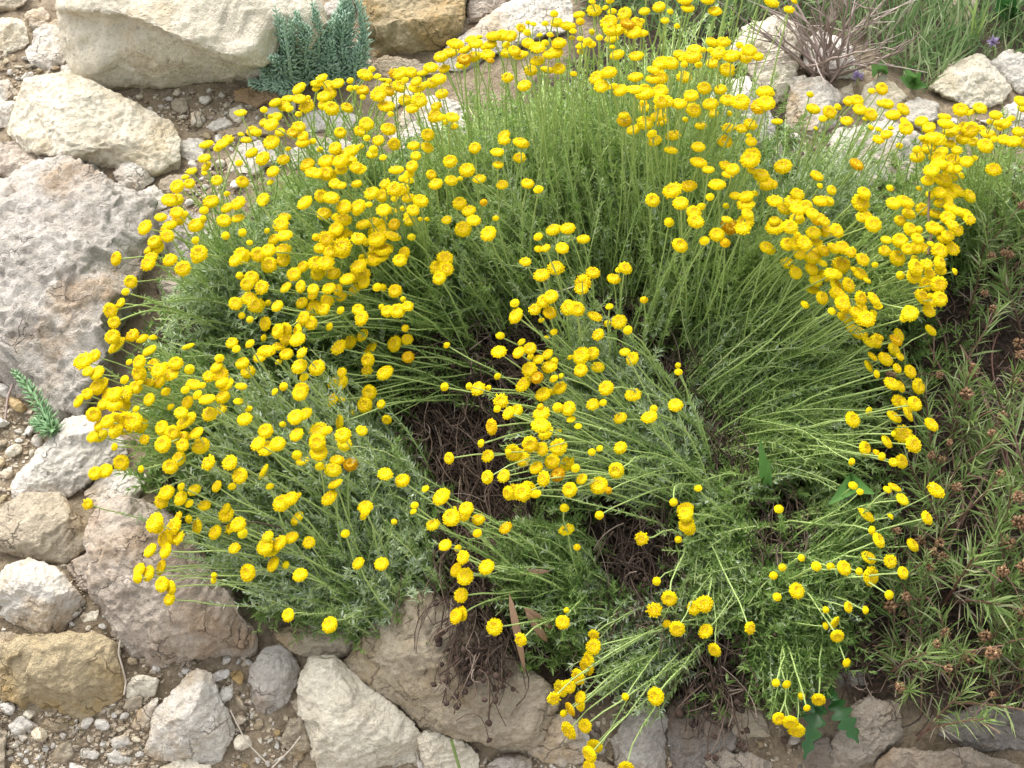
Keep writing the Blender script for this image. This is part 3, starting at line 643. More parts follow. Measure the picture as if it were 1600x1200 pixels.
def grit():
    mb = MB()
    cube = unit(np.array([[-1,-1,-1],[1,-1,-1],[1,1,-1],[-1,1,-1],[-1,-1,1],[1,-1,1],[1,1,1],[-1,1,1]], float))
    fc = np.array([[0,3,2,1],[4,5,6,7],[0,1,5,4],[1,2,6,5],[2,3,7,6],[3,0,4,7]])
    pts = []
    for poly, n, dens in ([(z[0], z[1], 30) for z in ZONES] + [([(-150, -100), (500, -100), (500, 330), (250, 420), (-150, 420)], 60, 18), ([(-150, 560), (220, 600), (260, 1000), (480, 1040), (480, 1260), (-150, 1260)], 60, 30)]):
        xs = [p[0] for p in poly]; ys = [p[1] for p in poly]; k = n * dens
        x = rng.uniform(min(xs), max(xs), k); y = rng.uniform(min(ys), max(ys), k)
        m = inside(poly, x, y); pts.append(P(x[m], y[m], 0.))
    p = np.concatenate(pts); N = len(p)
    r = .0011 + .0028 * rng.random(N) ** 3
    v = cube[None] * rng.uniform(.35, 1.15, (N, 8, 1)) * r[:, None, None] * rng.uniform(.7, 1.3, (N, 1, 3)) + p[:, None]
    mb.add(v.reshape(-1, 3), (np.arange(N)[:, None, None] * 8 + fc[None]).reshape(-1, 4))
    m = leaf_mat('grit', [(0, (.21, .155, .10)), (.5, (.36, .29, .20)), (.85, (.47, .405, .31)), (1, (.56, .52, .45))], trans=0, rough=.85)
    o = link('gravel', mb.mesh('gravel', m, smooth=False)); tag(o, 'fine beige grit and crumbs of stone lying between the rocks', 'gravel', kind='stuff')
grit()
# ------------------------------------------------------------------ where rock or soil lies under a picture position
bpy.context.view_layer.update()
DG = bpy.context.evaluated_depsgraph_get()
def surf(px, py, lift=.004):
    px = np.atleast_1d(np.asarray(px, float)); py = np.atleast_1d(np.asarray(py, float)); lift = np.broadcast_to(lift, px.shape)
    d = rays(px, py); out = P(px, py, lift)
    for i in range(len(px)):
        hit, loc, nrm, _i, _o, _m = scene.ray_cast(DG, Vector(CAM), Vector(d[i]))
        if hit: out[i] = np.array(loc) + np.array(nrm) * lift[i] * .7 - d[i] * lift[i] * .5
    return out
def front(px, py, h, gap=.010):
    """like P, but never inside or behind a rock"""
    px = np.atleast_1d(np.asarray(px, float)); py = np.atleast_1d(np.asarray(py, float))
    out = P(px, py, h); d = rays(px, py)
    for i in range(len(px)):
        hit, loc, nrm, _i, _o, _m = scene.ray_cast(DG, Vector(CAM), Vector(d[i]))
        if hit:
            dh = np.linalg.norm(np.array(loc) - CAM) - gap
            if np.linalg.norm(out[i] - CAM) > dh: out[i] = CAM + d[i] * dh
    return out

# ------------------------------------------------------------------ flower heads seen in the photograph (crop corner, then x,y in thirds of a pixel; b = bud)
HEADS = [
((0,0),"685,1070 755,1025 830,1000 870,1005 845,1025 800,1065 775,1085 785,1110 730,1140 700,1175 740,1165 795,945 832,942 890,865 835,878 870,835b 900,808 960,748 972,785 958,815b 970,685 1018,848 1065,912 992,952 957,990b 952,1026b 925,1065 1050,1040 1117,1028 1068,980 1120,960 1135,858 1122,768b 1128,535 1185,620 1130,635 1155,662 1070,660 1045,680 1020,700b 1185,725 1138,1092b 1058,1106b 1170,1140 920,1130b 935,1190 1130,1195"),
((400,0),"310,375 285,402 285,420b 207,422 340,405 385,397 155,470 95,490 135,505 160,515b 205,470 245,460 240,503 320,460 345,447 320,500 352,515 425,510 200,541b 38,518b 70,550 98,553 40,580 75,590 10,625b 115,625 175,628 200,600 225,645 222,680 75,672 268,665b 300,703b 152,702b 130,755 38,750 82,810 70,860b 38,938 28,962b 235,957 245,778 255,770 335,765 375,700 395,626 490,620 518,586 620,612 575,662 492,690 450,715 410,735 400,765 440,765 470,790 545,728 520,650b 550,705b 597,744b 648,676 805,635 800,695 740,690 750,735 735,785 658,805 690,840b 718,822b 715,850b 820,822 845,870 915,852 957,840b 990,805 1048,845 912,762 1028,698 1130,720 1135,778 1165,640 1165,665 1155,870 955,960 1000,995 895,1035 1020,1038 972,1080 1093,1100 1068,952b 1125,1028b 730,1115b 475,870 545,912 608,866 595,920 650,890 690,890 665,905 530,963b 485,975 415,975 470,1005 320,1008 352,935 305,920 330,815 345,825 290,820 265,815 370,865 400,875 400,800 490,800 375,1020b 410,1040 380,1080 420,1075b 395,1105 440,1100b 505,1060 550,1050 600,990 645,995 600,1040 650,1055 545,1090b 585,1075 570,1130 480,1125 640,1115 525,1140 590,1100 600,1180 555,1170 525,1195 700,1190 770,950 715,935 735,990 715,1040 770,1030b 800,1035b 730,1010 690,980b 650,935b 282,1115b 330,1120 300,1170 355,1185 405,1160 405,1190 55,1085b 135,1025 120,1055 120,1075b 135,1110 90,1130 60,1180 130,1180 10,1195 510,360 543,328b 570,362 600,380 625,385 650,350 680,350 725,345 443,382b 443,418b 470,415b 500,432 500,460 570,420b 610,410 572,452 615,432 610,505 632,540b 670,410 700,380b 755,388 745,420 770,415 800,400b 830,395 860,378 700,478 765,475 735,515 873,447 848,505 840,550 875,555b 892,575b 920,555 930,598b 785,350 820,325 885,328 870,275 910,255 935,215 1005,188 1045,180b 1030,210 985,240 975,285 970,310 1025,275 1085,265 1100,290b 1080,225 1100,215 1115,180 1155,175 1195,175 1155,155b 1175,215b 1180,255 1180,370"),
((800,0),"375,12 385,55 440,42b 462,5b 470,62b 530,70 622,60 690,40 740,58b 717,102 773,127b 822,45 810,5 915,5 950,60 315,78 320,105b 197,70b 210,112 260,130 285,150b 75,110b 40,135 70,155 100,118b 155,115b 130,170 178,168 75,210 120,230 155,205b 220,212 205,250 175,265 35,265 60,260b 10,245 120,295 165,335 220,328 87,338 60,408 288,352 280,183b 320,185b 355,200b 375,212b 410,180b 372,152b 322,225b 320,245b 455,112 455,150 490,148 468,192 470,225b 495,265 583,270 540,120 545,155 575,160 605,105 605,165 580,115 400,370 455,350 420,410 475,410b 510,430 580,370 575,428 620,430 655,435b 620,450 617,485b 620,515 660,335 660,380 700,305 742,305 695,368 690,380 783,265 800,285b 808,305b 845,275 855,238 870,260b 875,307b 895,240b 930,240b 935,208 990,205 985,220 970,255 940,305 1028,272 1008,332 1065,215 1110,242 1088,275 1150,272 805,368 695,435 695,478 725,478 697,517 783,495 840,455 848,520 900,418 978,425 1010,478 930,495 943,535 1070,485 1090,505 1017,535b 1185,440 1160,505 1190,490 810,565b 685,555 710,580 525,548 525,572 620,585 592,598b 570,615 885,600 658,633b 670,665 757,643 743,713 872,695 872,770 920,803 995,668 1015,605 1075,608 1110,640 1115,590 1120,670 1125,735 1115,760 1120,805 1165,830 1185,865 1000,785 1035,800 1010,825 960,875 828,880 928,927b 755,900 790,960 850,1000 888,973b 858,1045 657,942 1000,970b 1045,925 1100,930 1095,965 1135,912b 1100,1010 1095,1045 1080,1080 1005,1035 1015,1065 960,1105 902,1132b 997,1142b 783,1157 1190,1165 735,1045b 40,680 35,745 72,867 125,893b 198,1087 263,1080 125,1114b 160,1168 125,1170b 235,1168 335,1130"),
((1200,0),"10,15 97,52 120,10b 5,440 5,490 42,577 195,448b 208,520 285,530 325,505b 255,560b 222,605b 367,572 380,480 415,475 428,520 485,430b 530,420 525,490 555,495 478,540 455,562b 585,548 628,518 635,570 645,605 515,660 575,605 555,635 615,687b 480,600b 515,610b 700,742 755,700 700,705b 720,575 755,605 825,558 830,590 900,520 935,535b 990,513 955,528b 860,620 920,605 950,610 1000,605 1065,548 1035,572b 1085,600 1110,585 1075,580 1140,560b 1030,635 1060,655b 1105,660 1180,480 1190,510 1170,625 1150,670 1190,675 965,668 1015,690 910,660 885,710 850,680 815,720 770,655 790,660 740,660 720,650b 800,745 865,755 930,762 965,745b 775,740 840,790 880,800 800,780 860,830 765,805 900,830b 1055,800 72,787 225,830 240,875b 293,895 410,777 570,885b 445,912 430,952 135,915 30,948 15,870 115,955 75,985 135,990 175,970 205,1010 245,950 275,950 235,1035 265,1045 135,1035 30,1040 35,1070 100,1068 318,1085 210,1098 275,1095 135,1105b 430,1025 455,1020 490,1055 5,1175 90,1150 130,1145 165,1145 225,1140 220,1185 255,1180 300,1170 345,1165 385,1185 145,1195 585,960 638,955 655,1010 615,1040 658,1080 705,1080b 697,1125 552,1130 615,1135 545,1180 655,1170 690,1165 720,985 765,920 745,855 790,850 820,850 705,887b 850,910 800,960 850,980 780,1010 840,1025 770,1075 800,1080 890,1000 920,1010 940,1030 860,1060 840,1110 820,1120 760,1150b 860,1170 800,1180 880,1080 730,1170 935,925 875,900 840,940 800,910"),
((0,400),"553,15 615,122 590,170b 570,222 520,255 537,312 532,383 555,427 625,377 670,395 718,388 706,450 860,62 800,25 710,10 700,40 925,12 885,432 447,470 395,498 415,545 460,553 485,610 465,620 412,650 375,685 588,583 608,500b 660,500 663,550 725,515 747,542 775,520b 825,508 805,562 890,535b 750,597 640,620 700,600 660,598b 705,675 710,690 545,655 590,655 510,655 490,700 540,705 590,705 640,720b 440,745 545,765 510,780 470,800 440,850 480,850 540,895 595,770 630,780 665,800 580,830b 610,825b 555,820 680,862 780,640b 805,712b 655,725 572,970 450,1022 498,1012 665,1000b 415,1165 1030,485b 1020,525 1030,555 985,570 1065,610 1130,620 1050,670 908,608 870,632b 950,610b 930,655b 972,680 885,690 850,740 985,745 1040,725 1045,600 765,808 810,830 770,885 855,860 860,890 850,845 870,785 895,770 925,835 945,895 845,955 800,990 985,975 1082,972 1128,1032 1117,688b 1170,720b 1150,772 1022,1083 1090,1085b 855,1085b 915,1103 785,1115 760,1150 755,1165 855,1140 890,1165b 960,1175 1065,1190 1090,412 1110,440b 1140,510 1165,550 1175,415b 1105,225 1170,205 1195,235 1135,280 1172,300b 1125,93b 1160,135 1180,105 1110,25 1150,10"),
((400,400),"65,45 133,22 180,88 225,55 285,45 330,40 360,88 290,85 30,150 145,152 215,145 270,160 345,158 270,185 220,225 275,245 335,210 325,255 60,222b 20,240 105,240 48,318 390,160 400,190 430,115 455,105 510,90 510,130 465,165 485,55 500,10b 555,25 590,15 675,25 690,10b 885,15 855,60 890,65 862,108 570,150b 595,150b 655,168 690,205b 710,240 590,240b 620,265 665,262 480,255 500,295 400,258b 700,340 710,393 655,415 715,478 505,375 452,405 392,433 542,442 530,490 525,540 348,332b 610,555 535,640 590,697 515,700 615,765 407,672b 230,290 260,315 215,310 145,340 110,355 205,355 145,390 40,385b 200,400 105,432 50,455 145,465 220,458 20,480 108,503b 210,525 292,530 295,515b 228,572b 405,548 405,600 370,600 132,614b 93,640b 215,630 205,650 350,695 365,680 452,737b 190,760 235,745 125,793b 50,825 195,842 400,780 295,825 335,820 290,875 410,845 415,885 495,822 295,925 105,888 60,910 15,885 195,937b 220,968 300,990b 380,965 445,982 360,1012 375,1075 350,1140 45,1015 45,1045b 68,1085b 200,1125 170,1145 125,1165 605,1028 690,1058 515,1185 797,1095b 875,1135 745,1172 910,948 898,422b 888,615b 1145,378b 1140,455 1135,567 1003,612b 1045,628 1093,622b 1150,685 1133,720b 1112,800 1060,880b 1090,940 1092,1038 1165,1033 1185,920 1190,1110 990,1190 930,1195b 1190,740"),
((800,400),"62,32 140,97 205,65 378,85 330,110b 335,130 325,160 475,115 500,70b 528,62 15,225b 25,285 110,255 150,215 185,195 175,270 140,305 265,225b 270,250 305,252 385,290 458,242b 450,320b 503,313 545,350b 407,373 618,210b 162,388b 198,360b 48,408b 35,457 85,437 90,478b 125,490 170,465 180,525 85,535 120,575 60,608 200,580b 235,565b 200,495b 275,478b 330,472 380,462 325,540 402,527 530,455 570,485 445,623 190,640 230,625 150,655 135,710 215,712 270,720 140,745 568,657 380,700 428,690b 510,765 645,763 665,718b 767,705 780,515b 780,548b 278,770b 310,802b 25,730 135,805 165,835 220,830b 85,882 145,905 220,900 190,968 55,948 10,920 265,975 300,998 118,998 155,1045 220,1030 330,1050 375,922b 412,905b 512,903 493,1005 410,1080 455,1100b 275,1098 85,1090 60,1110 10,1110 115,1120b 245,1185b 873,1093b 757,1155b 815,1195"),
((1200,400),"92,40 127,82 145,10 200,10 200,65 255,40b 220,118 205,160 248,200 170,232b 340,45 295,90 320,90 265,100 395,67b 440,20 500,45 425,90 460,120 370,140 310,140 320,185 350,200 345,230 430,200 490,210 515,240b 430,250 410,270 490,272b 298,262b 335,280b 430,300 460,300 365,285 600,15 685,20 680,60 680,95 740,45 795,40 805,70 755,90 745,130 795,135 870,75b 618,93b 715,195 755,215 760,190b 750,260 800,205 665,275 657,250b 630,297b 755,355 385,340 420,370 405,355 465,410 515,385 500,405 605,375 595,400 585,445 615,475 545,490 485,475 462,520 505,555b 600,530 660,545 575,605 615,615 698,612 610,690 640,710 650,745 680,697 585,760 468,725b 390,770 760,795 550,875 630,840 585,835b 675,885 445,905 505,925b 530,940b 620,965 585,970 387,962b 397,1080b 430,1108b 590,1090 555,1100b 625,1145 780,1105 50,1190"),
((0,800),"735,55 745,75 840,25 890,33b 822,75 840,125 785,130 935,68 785,185 710,185 1015,100 1065,15 1090,75 1120,60 1140,103b 1102,175 1170,285 762,262 705,290 660,275 650,310b 765,340 810,352 800,412 1005,298b 1005,322b"),
((400,800),"200,35 60,120 45,170 75,175 115,150 168,128 250,145 90,250 143,250b 210,300 420,105 505,25b 515,5b 485,245 590,247 647,47b 155,485 352,533 832,65 920,30 985,10 1045,40 1040,103b 890,160 948,172 975,215 945,275 985,305 1085,263 1175,80 965,392 975,475 945,490 1122,540 740,2b"),
((800,800),"258,90 305,168 410,15b 610,125 815,15 830,80 820,60 780,130b 680,325b 738,402 670,462 902,432 858,450 728,528b 775,545 912,562 953,643 1110,543 255,460b 238,518 47,597 385,572 385,632 368,690 358,720 315,770 270,815 235,825 193,872 325,870 330,900 280,920 240,942b 272,1020 345,1000 533,865 680,862 390,1090 372,1130 368,1195 535,1195"),
((1200,800),"455,20 570,25b 738,30 483,85b 510,137 670,160 467,220 570,232 350,267 292,258b 475,300 627,287 425,280b 565,388b 155,217b 68,262b 25,300b 225,257b 130,372 42,400b 370,447 450,460b 305,515 265,535 323,577 365,705 268,460b 85,805b 38,802b 160,862b 180,915b 237,873 48,965 105,980 135,1015"),
]
FL = []
for (ox, oy), s in HEADS:
    for t in s.split():
        bud = t.endswith('b'); a, b_ = t.rstrip('b').split(',')
        x, y = ox + int(a) / 3, oy + int(b_) / 3
        if all((x - q[0]) ** 2 + (y - q[1]) ** 2 > 32 for q in FL): FL.append((x, y, bud))

# the tall clump goes on above the top of the photograph
for _ in range(34):
    FL.append((rnd.uniform(925, 1215), rnd.uniform(-75, -6), rnd.random() < .2))

# clumps: key, test(x,y), root px, root spread px (x,y), tip height m, leaf mats, shoots, label
CL = [
 ('D',  lambda x,y: 510<=x<=665 and 515<=y<=668 and x>.0+510 and (x>560 or y>530), (775,600), (50,45), .085, ('sage','deep'), 120, 'small santolina clump in the middle with nearly level stems reaching left over the dark hollow'),
 ('F1', lambda x,y: 795<=x<=1015 and 345<=y<=500, (925,630), (70,40), .16, ('silver','sage'), 200, 'middle santolina clump whose flower heads stand right above the brown dead hollow'),
 ('F2', lambda x,y: 690<=x<=1075 and 490<=y<=790 and not (x<760 and y>735), (1065,745), (45,60), .13, ('silver','sage'), 420, 'central santolina clump with a column of yellow heads leaning left'),
 ('I1', lambda x,y: 630<=x<=910 and 735<=y<=1015, (880,930), (70,50), .10, ('sage','deep'), 330, 'santolina clump above the tan ledge, its sparse heads beside hanging dead stems'),
 ('I2', lambda x,y: 785<=x<=1050 and 945<=y<=1250, (1075,985), (60,35), .07, ('silver','sage'), 170, 'lowest santolina clump, its chain of heads trailing over the rocks at the bottom edge'),
 ('K2', lambda x,y: 1190<=x<=1360 and 1010<=y<=1160, (1235,985), (60,45), .075, ('deep','deep'), 280, 'low dark santolina clump above the dark lobed leaves'),
 ('J',  lambda x,y: 955<=x<=1200 and 750<=y<=1035, (1125,860), (70,70), .09, ('fresh','sage'), 380, 'santolina clump with few heads beside the dark dead stems right of centre'),
 ('K',  lambda x,y: 1195<=x<=1490 and 745<=y<=1050, (1215,900), (60,60), .09, ('sage','deep'), 430, 'lower right santolina clump spreading toward the narrow-leaved plants'),
 ('G2', lambda x,y: 1280<=x<=1500 and 510<=y<=745, (1135,675), (50,60), .10, ('fresh','sage'), 480, 'right santolina clump with long stems lying almost level to the right'),
 ('G1', lambda x,y: 1180<=x<=1395 and 385<=y<=512, (1125,590), (60,50), .16, ('fresh','sage'), 420, 'right santolina clump carrying the thick band of heads down the middle right'),
 ('H2', lambda x,y: 1370<=x<=1520 and 270<=y<=512, (1290,480), (60,60), .16, ('fresh','sage'), 300, 'santolina clump with the dense yellow column beside the brown seed heads'),
 ('H3', lambda x,y: 1425<=x<=1660 and 120<=y<=272, (1510,380), (90,40), .17, ('fresh','sage'), 130, 'far right santolina clump with its row of heads reaching the right edge'),
 ('H1', lambda x,y: 1200<=x<=1425 and 130<=y<=265, (1235,385), (45,40), .18, ('silver','sage'), 80, 'santolina clump with thin pale stems in front of the broad pale slab at upper right'),
 ('G0', lambda x,y: 1180<=x<=1395 and 225<=y<=386, (1120,520), (60,50), .19, ('fresh','sage'), 320, 'santolina clump right of centre whose heads cross the pale green stems'),
 ('G00',lambda x,y: 985<=x<=1235 and 170<=y<=400, (1070,520), (80,50), .20, ('fresh','sage'), 270, 'upper right santolina clump with scattered heads in front of the whitish rock'),
 ('A4', lambda x,y: 925<=x<=1250 and -90<=y<=205, (1030,440), (90,50), .24, ('fresh','sage'), 560, 'tallest santolina clump at the top centre with heads cut by the top edge'),
 ('A3', lambda x,y: 795<=x<=930 and -20<=y<=150, (890,430), (70,55), .23, ('fresh','sage'), 460, 'tall santolina clump in front of the long pale slab'),
 ('A2', lambda x,y: 635<=x<=860 and 40<=y<=200, (765,400), (70,45), .21, ('fresh','sage'), 330, 'santolina clump with thin stems below the ochre grey boulder'),
 ('A5', lambda x,y: 690<=x<=920 and 190<=y<=400, (830,490), (70,40), .17, ('sage','fresh'), 380, 'santolina clump with a few separate heads left of the tall pale stems'),
 ('A1', lambda x,y: 395<=x<=640 and 105<=y<=238, (545,335), (90,35), .17, ('sage','fresh'), 330, 'upper left santolina clump with small far heads below the blue-green succulent'),
 ('B',  lambda x,y: x<405 and 170<=y<=505, (405,470), (60,50), .16, ('silver','sage'), 400, 'left santolina clump leaning over the huge rough grey boulder'),
 ('C1', lambda x,y: 395<=x<=700 and 190<=y<=330, (640,455), (60,45), .18, ('sage','fresh'), 380, 'santolina clump at upper left of centre with a crowd of heads'),
 ('C3', lambda x,y: 395<=x<=560 and 310<=y<=440, (580,505), (70,40), .15, ('sage','fresh'), 330, 'santolina clump left of centre in the middle of the yellow mass'),
 ('C2', lambda x,y: 395<=x<=720 and 290<=y<=530, (695,525), (85,70), .14, ('sage','deep'), 380, 'santolina clump left of centre whose stems lean left from the brown hollow'),
 ('E1', lambda x,y: x<275 and 495<=y<=760, (420,700), (60,60), .14, ('sage','deep'), 360, 'leftmost santolina clump with heads hanging in front of the huge rough grey boulder'),
 ('E2', lambda x,y: x<400 and 480<=y<=745, (500,810), (60,60), .15, ('sage','silver'), 430, 'left santolina clump with slanting pale stems above the large pinkish boulder'),
 ('E4', lambda x,y: x<420 and 730<=y<=985, (530,920), (60,40), .11, ('sage','silver'), 400, 'lower left santolina clump resting on the large pinkish brown boulder'),
 ('E5', lambda x,y: 395<=x<=690 and 470<=y<=720, (600,800), (60,55), .15, ('sage','silver'), 400, 'santolina clump with upright stems left of the dark central hollow'),
 ('E3', lambda x,y: 380<=x<=690 and 700<=y<=1020, (580,935), (70,50), .12, ('silver','sage'), 520, 'lower left santolina clump of silvery stems above the cream wedge-shaped rock'),
]
ROOT = {c[0]: c[2] for c in CL}
members = {c[0]: [] for c in CL}
for x, y, b in FL:
    for c in CL:
        if c[1](x, y): members[c[0]].append((x, y, b)); break
    else:
        k = min(CL, key=lambda c: min([(x - q[0]) ** 2 + (y - q[1]) ** 2 for q in members[c[0]]] or [1e9]))[0]
        members[k].append((x, y, b))

# ------------------------------------------------------------------ flower head meshes
def head_mesh(name, R, dome, N, seed, open_=1., ragged=.0, bud=False):
    rr = np.random.default_rng(seed); mb = MB()
    # solid dome
    prof = [(0, dome * (.86 if not bud else 1)), (.35, dome * (.90 if not bud else .93)), (.62, dome * (.95 if not bud else .76)), (.85, dome * .72 if not bud else dome * .5), (.98, dome * .38), (.92, dome * .1), (.5, -.02)]
    S = 16; vs = []
    for r, z in prof[1:]:
        a = np.arange(S) * 2 * math.pi / S
        vs.append(np.stack([R * .95 * r * np.cos(a), R * .95 * r * np.sin(a), np.full(S, R * z)], -1))
    v = np.concatenate([[[0, 0, R * prof[0][1]]], *vs])
    i = np.arange(S); f = [np.stack([np.zeros(S, int), 1 + i, 1 + (i + 1) % S], -1)]
    qs = []
    for k in range(len(prof) - 2):
        b = 1 + k * S
        qs.append(np.stack([b + i, b + S + i, b + S + (i + 1) % S, b + (i + 1) % S], -1))
    mb.add(v, f[0], np.concatenate(qs))
    # florets
    k = np.arange(N) + .5
    r = np.sqrt(k / N); th = k * 2.39996 + rr.normal(0, .06, N)
    pr = np.array([p[0] for p in prof[:5]]); pz = np.array([p[1] for p in prof[:5]])
    z = np.interp(r * .98, pr, pz) * R
    x = R * .95 * r * np.cos(th); y = R * .95 * r * np.sin(th)
    slope = (r ** 2.2) * (1.25 if not bud else 1.1)
    nrm = unit(np.stack([np.cos(th) * slope, np.sin(th) * slope, np.ones(N) * (1.05 - r ** 3 * .75)], -1))
    nrm = unit(nrm + rr.normal(0, .09 + ragged * .25, (N, 3)))
    w = R * .95 * math.sqrt(math.pi / N) * .56
    L = R * (.06 if bud else .08) * rr.uniform(.7, 1.3, N) * (1 + .5 * (r > .90) * open_) * (1 + ragged * rr.random(N))
    ref = unit(np.cross(nrm, rr.normal(size=(N, 3)))); w2 = np.cross(nrm, ref)
    base = np.stack([x, y, z], -1) - nrm * (R * .06)
    ring = []
    for q in range(5):
        a = q * 2 * math.pi / 5
        ring.append(math.cos(a) * ref + math.sin(a) * w2)
    lo = [base + g * w * .6 for g in ring]; hi = [base + nrm * L[:, None] + g * w * (1.15 + .2 * open_) for g in ring]
    cen = base + nrm * (L * (.80 if not bud else 1.15))[:, None]
    V = np.stack(lo + hi + [cen], 1).reshape(-1, 3); o = np.arange(N)[:, None] * 11
    sides = np.concatenate([o + np.array([q, (q + 1) % 5, 5 + (q + 1) % 5, 5 + q]) for q in range(5)])
    tops = np.concatenate([o + np.array([5 + q, 5 + (q + 1) % 5, 10]) for q in range(5)])
    ringband = (np.abs(r - .45) < .14)
    inner = np.repeat(ringband[None], 5, 0).reshape(-1) if not bud else np.zeros(5 * N, bool)
    mb.add(V, sides[~inner], tops[~inner], mat=0)
    if inner.any():
        mb.f.append((sides[inner] + mb.n - len(V), 1)); mb.f.append((tops[inner] + mb.n - len(V), 1))
    # green cup below
    tubev = [np.array([0, 0, -R * .32]), np.array([0, 0, -R * .26]), np.array([0, 0, -R * .05]), np.array([0, 0, R * .12])]
    tube(mb, tubev, [R * .10, R * .34, R * .74, R * .86], sides=14, mat=2)
    return mb.mesh(name, [MAT['yellow'], MAT['centre'], MAT['cup']])
HEAD = [head_mesh('flower_head', .0074, .62, 120, 1), head_mesh('flower_head', .0076, .55, 130, 2, 1.2, .2), head_mesh('flower_head', .0071, .68, 110, 3, .8), head_mesh('flower_head', .0073, .50, 115, 4, 1.3, .5)]
RAG = [head_mesh('flower_head', .0062, .6, 60, 7, 1.5, 1.)]
BUD = [head_mesh('flower_head', .0042, .85, 60, 5, .3, 0, True), head_mesh('flower_head', .0036, 1.0, 50, 6, .2, 0, True)]

def rot_to(n):
    return Vector((0, 0, 1)).rotation_difference(Vector(n)) @ Quaternion((0, 0, 1), rnd.uniform(0, 6.28))

THATCH = [  # clump, centre px, radii px, direction in picture (dx,dy), count, seed heads
 ('F1', (800,560), (95,85), (1,.3), 420, 60), ('D', (715,660), (85,105), (.3,1), 460, 50), ('D', (690,550), (75,60), (-1,.4), 200, 24),
 ('I1', (740,840), (70,110), (.15,1), 420, 24), ('I1', (750,985), (50,65), (.1,1), 203, 90), ('J', (1000,860), (80,90), (.4,1), 340, 30),
 ('K2', (1110,1040), (60,55), (.1,1), 201, 110), ('G2', (1130,690), (70,70), (.4,1), 320, 44), ('A5', (860,360), (60,50), (.2,1), 110, 12),
 ('C2', (350,500), (70,40), (1,.2), 150, 10), ('E1', (300,700), (50,40), (1,.4), 80, 0), ('K', (1225,845), (70,60), (.4,1), 210, 16),
 ('F1', (960,480), (60,60), (.5,.6), 210, 14), ('I2', (1010,960), (80,60), (.4,1), 160, 8), ('F2', (1060,570), (55,60), (.5,1), 200, 14), ('G0', (1100,560), (50,50), (.6,.8), 90, 6),
]
def knobs(mb, p, r):
    """little lumpy balls"""
    ph = (1 + 5 ** .5) / 2
    iv = unit(np.array([[-1,ph,0],[1,ph,0],[-1,-ph,0],[1,-ph,0],[0,-1,ph],[0,1,ph],[0,-1,-ph],[0,1,-ph],[ph,0,-1],[ph,0,1],[-ph,0,-1],[-ph,0,1]]))
    fc = np.array([[0,11,5],[0,5,1],[0,1,7],[0,7,10],[0,10,11],[1,5,9],[5,11,4],[11,10,2],[10,7,6],[7,1,8],[3,9,4],[3,4,2],[3,2,6],[3,6,8],[3,8,9],[4,9,5],[2,4,11],[6,2,10],[8,6,7],[9,8,1]])
    N = len(p)
    v = p[:, None] + iv[None] * r[:, None, None] * rng.uniform(.7, 1.3, (N, 12, 1))
    mb.add(v.reshape(-1, 3), (np.arange(N)[:, None, None] * 12 + fc).reshape(-1, 3))

def dress(mb, Bz, Cz, Tz, n, t0, t1, L0, W0, mat):
    """short leaves up the shoots"""
    M = len(Bz)
    t = np.sort(rng.uniform(t0, t1, (M, n)), axis=1)
    p, tg = bez(Bz, Cz, Tz, t); p = p.reshape(-1, 3); tg = unit(tg.reshape(-1, 3))
    rad = unit(np.cross(tg, rng.normal(size=p.shape)))
    d = unit(tg * rng.uniform(.25, .9, (len(p), 1)) + rad * .8 + np.array([0, 0, .12]))
    tf = t.reshape(-1)
    taper = np.clip(1.15 - .55 * (tf - t0) / (t1 - t0 + 1e-6), .4, 1.2)
    L = L0 * taper * rng.uniform(.6, 1.3, len(p)); W = W0 * rng.uniform(.75, 1.25, len(p))
    leaves(mb, p, d, L, W, mat=mat)

def ground_lift(p, lo=.004):
    """keep points above the ground"""
    sh = p.shape; q = p.reshape(-1, 3).copy()
    q[:, 2] = np.maximum(q[:, 2], terrain(q[:, 0], q[:, 1]) + lo)
    return q.reshape(sh)

